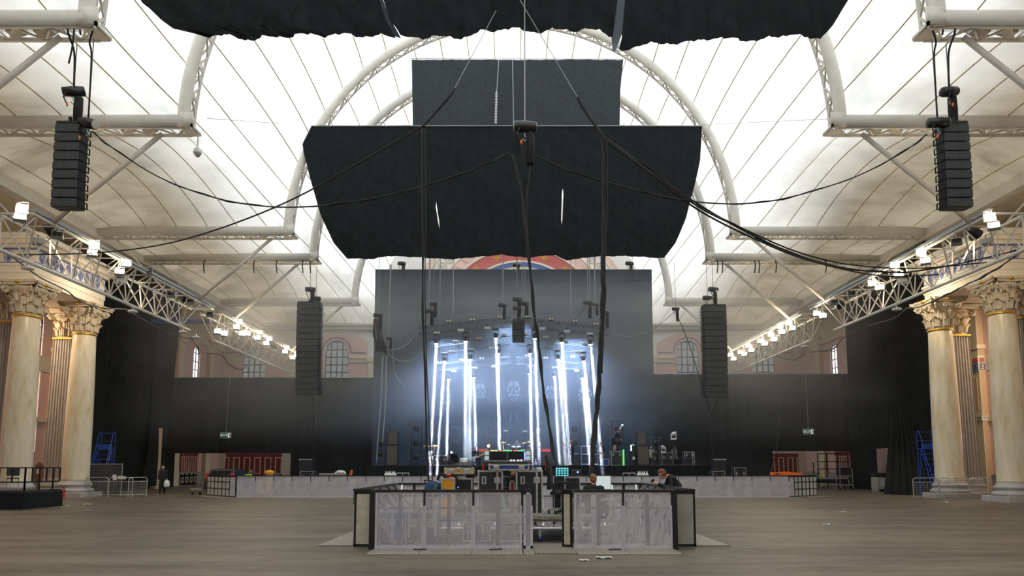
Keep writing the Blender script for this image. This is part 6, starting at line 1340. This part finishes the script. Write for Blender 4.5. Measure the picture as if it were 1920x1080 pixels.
# ================================================================ BLACK PLATFORM, far left
r = T('viewing_platform', 'black raised platform with railing cut by the left edge', 'platform', (-20.6, 28.5, 0))
MB().box(-23.4,-19.05,27.3,29.6,.66,.74).build('deck', m_dark, r, world=True)
def skirt(a, b, s): cloth_plane('skirt', m_black, lambda u, v: (a[0]+(b[0]-a[0])*u, a[1]+(b[1]-a[1])*u, .02+.64*v), 40, 3, .04, 4, s, r)
skirt((-23.4,27.25),(-19.0,27.25),1); skirt((-19.0,27.25),(-19.0,29.6),2)
def prail(a, b, n):
    f = MB(); f.bar((*a,1.62),(*b,1.62),.06,.05); f.bar((*a,1.06),(*b,1.06),.05,.05)
    for i in range(n+1): x = a[0]+(b[0]-a[0])*i/n; y = a[1]+(b[1]-a[1])*i/n; f.bar((x,y,.74 if i % 2 == 0 else 1.06),(x,y,1.62),.05,.05)
    f.build('railing', m_blackm, r, world=True)
prail((-23.2,27.4),(-19.1,27.4),8); prail((-19.1,27.4),(-19.1,29.5),5)
c = T('stacking_chair', 'dark chair with chrome legs standing on the black platform', 'chair', (-20.3, 28.4, .742), .6); MB().bbox(-.22,.22,-.22,.22,.43,.48,.02).build('seat', m_dark, c); MB().bbox(-.22,.22,.2,.24,.55,.88,.02).build('backrest', m_dark, c)
for x in (-.2,.2):
    for y in (-.2,.2): MB().tube([(x,y,0),(x*.95,y*.95,.44)],.015,6).build('leg', m_chrome, c)
# wall fittings
def extinguisher(label, x, y): r = T('fire_extinguisher', label, 'fire extinguisher', (x, y, 0)); MB().lathe([(.08,0),(.085,.03),(.085,.45),(.05,.53),(.03,.55)],14).build('cylinder', m_red, r, smooth=True); MB().bar((0,0,.55),(0,-.06,.62),.05).build('valve', m_dark, r); MB().tube(catmull([(0,-.03,.57),(.09,-.06,.5),(.1,-.05,.3)],4),.014,6).build('hose', m_rub, r)
extinguisher('red fire extinguisher between the left columns, behind the railing', -23.55+.1, 36.6) ; extinguisher('red fire extinguisher beside the plinth of the rightmost column', fl(1871,34.2)[0], 34.2); 
r = T('donation_post', 'brown shaped wooden sign post between the left columns', 'sign post', (fl(74,36.8)[0], 36.8, 0)); MB().xz([(-.2,.9),(.2,.9),(.2,1.0),(.24,1.05),(.24,1.55),(.2,1.75),(.1,1.8),(.08,1.88),(-.08,1.88),(-.1,1.8),(-.2,1.75),(-.24,1.55),(-.24,1.05),(-.2,1.0)],-.02,.02).build('board', m_brown, r); MB().box(-.05,.05,-.02,.05,0,.9).build('post', m_brown, r); MB().xz([(-.12,1.3),(.12,1.3),(.12,1.55),(-.12,1.55)],-.03,-.02).build('plaque', m_cream2, r)
# ================================================================ CAR and trolley behind the left barricade
cx, cy = fl(420, 41.6)[0], 41.9
r = T('car', 'dark hatchback car parked behind the left end of the long barricade', 'car', (cx, cy, 0))
sec = [(-1.0,.35),(-.98,.8),(-.9,1.0),(-.75,1.05),(-.60,1.42),(-.45,1.5),(.2,1.54),(1.1,1.5),(1.6,1.25),(2.0,1.0),(2.9,.85),(3.05,.6),(3.05,.35)]
def shell(w): 
    mb = MB(); n = len(sec); vs = []
    for x, t in ((-w,0),(-w*.97,1),(w*.97,1),(w,0)): pass
    half = [(p[0], p[1], w*(1 if p[1] < 1.1 else .80)) for p in sec]
    vs = [(-h, y, z) for y, z, h in half]+[(h, y, z) for y, z, h in half]
    mb.add(vs, [(i, i+1, n+i+1, n+i) for i in range(n-1)]+[(n-1, 0, n, 2*n-1)]+[tuple(range(n-1,-1,-1)), tuple(range(n, 2*n))]); return mb
shell(.86).build('body', m_lam, r)
mb = MB(); mb.add([(-.6,-.77,1.08),(.6,-.77,1.08),(.56,-.62,1.42),(-.56,-.62,1.42)],[(0,1,2,3)]); mb.build('rear_window', m_glassd, r)
for s in (-1,1):
    MB().add([(s*.72,-.45,1.12),(s*.72,1.4,1.12),(s*.70,.95,1.44),(s*.70,-.35,1.44)],[(0,1,2,3)]).build('side_window', m_glassd, r); MB().bbox(min(s*.64,s*.8),max(s*.64,s*.8),-.95,-.72,.95,1.3,.02).build('tail_light', m_red, r)
    for y in (-.3, 2.2): MB().lathe([(.2,-.1),(.31,-.09),(.31,.09),(.2,.1)],16,(s*.78,y,.31),Euler((0,pi/2,0)).to_matrix()).build('wheel', m_rub, r)
MB().box(-.26,.26,-1.02,-1.0,.6,.72).build('number_plate', m_yel, r)
r = T('trolley', 'small silver platform trolley beside the gridded barrier panels at left', 'trolley', (fl(374,41.8)[0], 41.8, 0)); MB().box(-.35,.3,-.3,.3,.3,.38).build('platform', m_galv, r)
for x in (-.25,.2): MB().lathe([(.1,-.03),(.1,.03)],12,(x,-.2,.1),Euler((0,pi/2,0)).to_matrix()).build('wheel', m_rub, r); MB().bar((x,-.2,.1),(x,-.2,.31),.04).build('fork', m_galv, r)
person('person in dark cap seen behind the barricade before the red doors', (fl(472,44)[0], 44, 0), -.6, {}, top=m_cblack, hat=m_dark, scale=.86)
flight_case('road_case', 'purple-striped case behind the first barricade panels at left', S(453,40), S(476,40), 40, 40.6, .1, .92, lam=m_bluel, handles=0, latch=False); flight_case('road_case', 'amber case behind the second barricade panel from the left', S(486,40), S(510,40), 40, 40.6, .05, .9, lam=m_amber, handles=0, latch=False)
flight_case('road_case', 'black case with yellow straps behind the third barricade panel from the left', S(515,40.2), S(545,40.2), 40.2, 40.8, .05, 1.0, handles=2, latch=False)
MB().bbox(S(461,38), S(472,38), 37.9, 38.15, 1.201, 1.26, .02).build('hi_vis_vest', m_lime, label='folded lime hi-vis vest on the barricade near the left end', cat='vest')
MB().ell((S(505,41), 41, 1.32), .32, .2, .15, 12, 8).build('kit_bag', m_amber, smooth=True, label='yellow and black kit bag behind the left barricade', cat='bag'); MB().box(S(498,41), S(520,41), 40.8, 41.4, 0, 1.18).build('crate', m_steel, label='grey crate under the yellow kit bag', cat='crate')
for i, px in enumerate((1210, 1260, 1300, 1420)): flight_case('road_case', 'dim road case behind the long barricade at right, %s from the left' % ORD[i], S(px,39.8), S(px+24,39.8), 39.8, 40.5, .05, .95+.04*i, handles=2, latch=False)
for i, px in enumerate((596, 632)): flight_case('road_case', 'dim road case behind the long barricade left of the stage, %s from the left' % ORD[i], S(px,39.8), S(px+22,39.8), 39.8, 40.5, .05, .9+.1*i, handles=2, latch=False)
# walking person
wk = dict(hipR=(-.09,0,.92), knR=(-.1,-.14,.52), anR=(-.1,-.05,.12), knL=(.1,-.02,.5), anL=(.1,.18,.1))
person('person in dark coat walking past the left end drape', (fl(306,43.0)[0], 43.0, 0), .3, wk, top=m_cblack, legs=m_cblack)
p = fl(316,42.8); r = T('carrier_bag', 'white carrier bag held by the walking person', 'bag', (p[0], p[1]-.1, .42)); MB().lathe([(.14,0),(.17,.1),(.15,.35),(.08,.42)],12).build('bag', m_whitep, r, smooth=True); MB().tube(catmull([(-.06,0,.4),(0,0,.5),(.06,0,.4)],4),.01,5).build('handle', m_whitep, r)
# ================================================================ RIGHT SIDE: scaffold rack, trolley, bin
r = T('scaffold_rack', 'tall black scaffold rack before the right red doors', 'rack', (fl(1562,53)[0], 53, 0)); f = MB(); w = 1.15
for x in (-w, -w*.4, w*.3, w): f.bar((x,0,0),(x,0,2.65),.06)
for z in (1.5, 2.05, 2.65): f.bar((-w,0,z),(w,0,z),.06)
f.bar((-w,.8,0),(-w,.8,2.0),.06); f.bar((w,.8,0),(w,.8,2.0),.06); f.build('frame', m_blackm, r); MB().box(-w,w,-.05,.85,.75,.85).build('shelf', m_galv, r); MB().box(-w,w,-.05,.85,.42,.72).build('lower_box', m_dark, r)
for x in (-.8,.8): MB().lathe([(.09,-.04),(.09,.04)],12,(x,0,.09),Euler((0,pi/2,0)).to_matrix()).build('wheel', m_rub, r)
MB().bbox(fl(1541,52.7)[0]-.15, fl(1541,52.7)[0]+.15, 52.9, 53.2, .852, 1.0, .03).build('hi_vis_vest', m_lime, label='lime hi-vis vest on the shelf of the scaffold rack', cat='vest')
r = T('cable_trolley', 'black wheeled trolley heaped with stands beside the pulled drape', 'trolley', (fl(1582,51)[0], 51, 0)); f = MB()
for x in (-.45,.45):
    for y in (-.3,.3): f.bar((x,y,.1),(x,y,1.55),.05)
for z in (.35, 1.0): f.box(-.48,.48,-.33,.33,z-.03,z+.03)
f.build('frame', m_galv, r); MB().box(-.42,.42,-.3,.3,1.03,1.6).build('bin', m_dark, r); h = MB()
for i in range(10): h.bar((-.4+.09*i,-.2+.04*i,1.5),(-.45+.1*i,-.1,1.75+.12*sin(i*3)),.035)
h.build('stand', m_galv, r)
for x in (-.45,.45): MB().lathe([(.08,-.03),(.08,.03)],12,(x,-.3,.08),Euler((0,pi/2,0)).to_matrix()).build('wheel', m_rub, r)
r = T('pallet_box', 'grey plastic pallet box in the gap of the right drape', 'box', (fl(1652,47.5)[0], 47.5, 0)); MB().bbox(-.55,.55,-.4,.4,.15,.95,.04).build('body', m_bin, r); g = MB()
for x in (-.3,.05): g.box(x,x+.26,-.43,-.4,.35,.82)
g.build('side_rib', m_steel, r)
for x in (-.45,.45): MB().bbox(x-.08,x+.08,-.38,.38,0,.15,.02).build('skid', m_bin, r)
MB().bbox(fl(1649,48.4)[0]-.5, fl(1649,48.4)[0]+.5, 48.1, 48.7, .0, 1.25, .03).build('dark_crate', m_dark, label='dark crate behind the grey pallet box', cat='crate')
# ================================================================ FLOODLIGHTS on the long trusses
m_flood = E('flood_glow', (1,.82,.56), 100)
def flood(px, py, lit, label):
    Y = 19.3*FPX/abs(px-960); p = at(px, py, Y); s = 1 if px > 960 else -1
    for _ in range(3): Y *= 19.25/abs(p.x); p = at(px, py, Y)
    r = T('floodlight', label, 'floodlight', p, 0, 'truss floodlights'); Mx = Euler((radians(35), 0, -s*.5)).to_matrix(); R3 = Euler((0,0,-s*.5)).to_matrix() @ Euler((radians(-40),0,0)).to_matrix()
    MB().obox((0,0,0),(.42,.16,.36),R3).build('housing', m_galv, r); MB().obox(R3 @ Vector((0,-.09,0)),(.36,.02,.30),R3).build('glass', m_flood if lit else m_glassd, r)
    b = MB(); b.bar((-.24,0,.0),(-.24,0,.25),.03); b.bar((.24,0,.0),(.24,0,.25),.03); b.bar((-.24,0,.25),(.24,0,.25),.03); b.build('bracket', m_galv, r); MB().bar((0,0,.25),(0,.02,max(.3,11.9-p.z) if p.z < 11.6 else .3),.04).build('clamp', m_galv, r)
def hood(px, py, label):
    Y = 19.3*FPX/abs(px-960); p = at(px, py, Y); s = 1 if px > 960 else -1
    r = T('hooded_lamp', label, 'floodlight', p, 0, 'truss floodlights'); Mx = Euler((0, -s*1.0, .4)).to_matrix(); MB().lathe([(.12,.22),(.2,.1),(.3,-.2),(.27,-.2)],14,(0,0,0),Mx).build('shade', m_blackm, r, smooth=True); MB().bar((0,0,.1),(0,0,.45),.05).build('clamp', m_galv, r)
LL = [(42,391),(38,409),(177,460),(173,476),(237,497),(224,511),(448,605),(443,615),(408,623),(420,627),(487,625),(482,635),(505,637),(499,645),(537,653),(534,661),(556,668),(548,672),(453,627),(463,627)]
RR = [(1855,408),(1863,425),(1727,476),(1735,491),(1678,501),(1685,516),(1636,534),(1649,541),(1532,590),(1543,594),(1480,608),(1486,617),(1463,614),(1467,624),(1446,629),(1452,638),(1426,641),(1434,646),(1403,650),(1409,658),(1389,662),(1396,665),(1370,667),(1376,674)]
for i, q in enumerate(LL): flood(*q, True, 'lit floodlight on the left truss, the %s lamp of the %s pair from the front' % ('upper' if i % 2 == 0 else 'lower', ORD[i//2]))
for i, q in enumerate(RR): flood(*q, True, 'lit floodlight on the right truss, the %s lamp of the %s pair from the front' % ('upper' if i % 2 == 0 else 'lower', ORD[i//2]))
for i, q in enumerate([(108,442),(277,510),(320,553),(357,566),(393,590),(513,650)]): flood(*q, False, 'unlit floodlight on the left truss, %s from the front' % ORD[i])
for i, q in enumerate([(1793,454),(1597,552),(1565,567)]): flood(*q, False, 'unlit floodlight on the right truss, %s from the front' % ORD[i])
hood(95,430,'black hooded lamp on the left truss beside the nearest strut'); hood(345,559,'black hooded lamp on the left truss near its joint'); hood(1825,436,'black hooded lamp on the right truss beside the nearest strut'); hood(1572,570,'black hooded lamp on the right truss near its joint')

# lamps clamped on the outer chord that wash the porticos and columns
for s, side in ((-1, 'left'), (1, 'right')):
    for i, (y, tx, ty, tz, e) in enumerate(((29.5, 27, 36, 6, 90), (36.0, 29, 43, 5, 110))):
        p = Vector((s*20.75, y, 11.45)); d = (Vector((s*tx, ty, tz))-p).normalized(); R3 = d.to_track_quat('Y', 'Z').to_matrix()
        r = T('wash_lamp', 'lamp on the outer rail of the %s truss lighting the columns, %s from the front' % (side, ORD[i]), 'floodlight', p, 0, 'portico wash lamps')
        MB().obox((0,0,0), (.42,.2,.3), R3).build('housing', m_galv, r); MB().obox(R3 @ Vector((0,.105,0)), (.36,.015,.24), R3).build('glass', E('wash_glow', (1,.82,.58), 20), r); MB().bar((0,0,.1),(0,0,.36),.05).build('clamp', m_galv, r)
        li = bpy.data.lights.new('portico_wash', 'AREA'); li.shape = 'RECTANGLE'; li.size = .36; li.size_y = .24; li.energy = e; li.color = (1,.82,.60); lo = bpy.data.objects.new('portico_wash', li); COL.objects.link(lo); lo.location = p+d*.13; lo.rotation_euler = d.to_track_quat('-Z', 'Y').to_euler()

p, q = at(278, 602, 50), at(405, 603, 50); MB().bar(p, q, .12, .3).build('blue_banner_bar', m_blue, label='long blue bar hanging level under the left truss joint', cat='bar')
for i, (px, py, l) in enumerate(((28,481,'left truss, nearest one'),(236,568,'left truss, second one'),(333,614,'left truss, third one'),(359,628,'left truss, at the joint'),(1695,575,'right truss, nearest one'),(1516,629,'right truss, at the joint'))):
    Y = 20.15*FPX/abs(px-960); pt = at(px, py, Y); pt.z = min(pt.z, 10.05); pt.x = 20.15*(1 if px > 960 else -1)
    r = T('disc_lamp', 'small white disc lamp under the '+l, 'lamp', (pt.x, pt.y, 9.85), 0, 'white disc lamps'); MB().lathe([(.05,.12),(.22,.06),(.25,0),(.2,-.04)],16).build('shade', m_whitep, r, smooth=True); MB().bar((0,0,.1),(0,0,.24),.06).build('clamp', m_galv, r)

for s, side in ((-1, 'left'), (1, 'right')):                      # warm lamps under the soffits of the two porticos
    for i, y in enumerate((36.4, 38.0)):
        r = T('soffit_lamp', 'warm lamp under the %s portico soffit, %s from the front' % (side, ORD[i]), 'lamp', (s*27.9, y, 10.62), 0, 'portico soffit lamps')
        MB().lathe([(.2,.18),(.22,.02),(.2,0)],16).build('housing', m_whitep, r, smooth=True); MB().lathe([(.01,-.01),(.18,-.01),(.18,.01)],16).build('glass', E('soffit_glow', (1,.72,.42), 15), r)
        li = bpy.data.lights.new('portico_lamp', 'AREA'); li.shape = 'DISK'; li.size = .36; li.energy = 230; li.color = (1,.76,.50); lo = bpy.data.objects.new('portico_lamp', li); COL.objects.link(lo); lo.location = (s*27.9, y, 10.58); lo.rotation_euler = (radians(20), 0, 0)
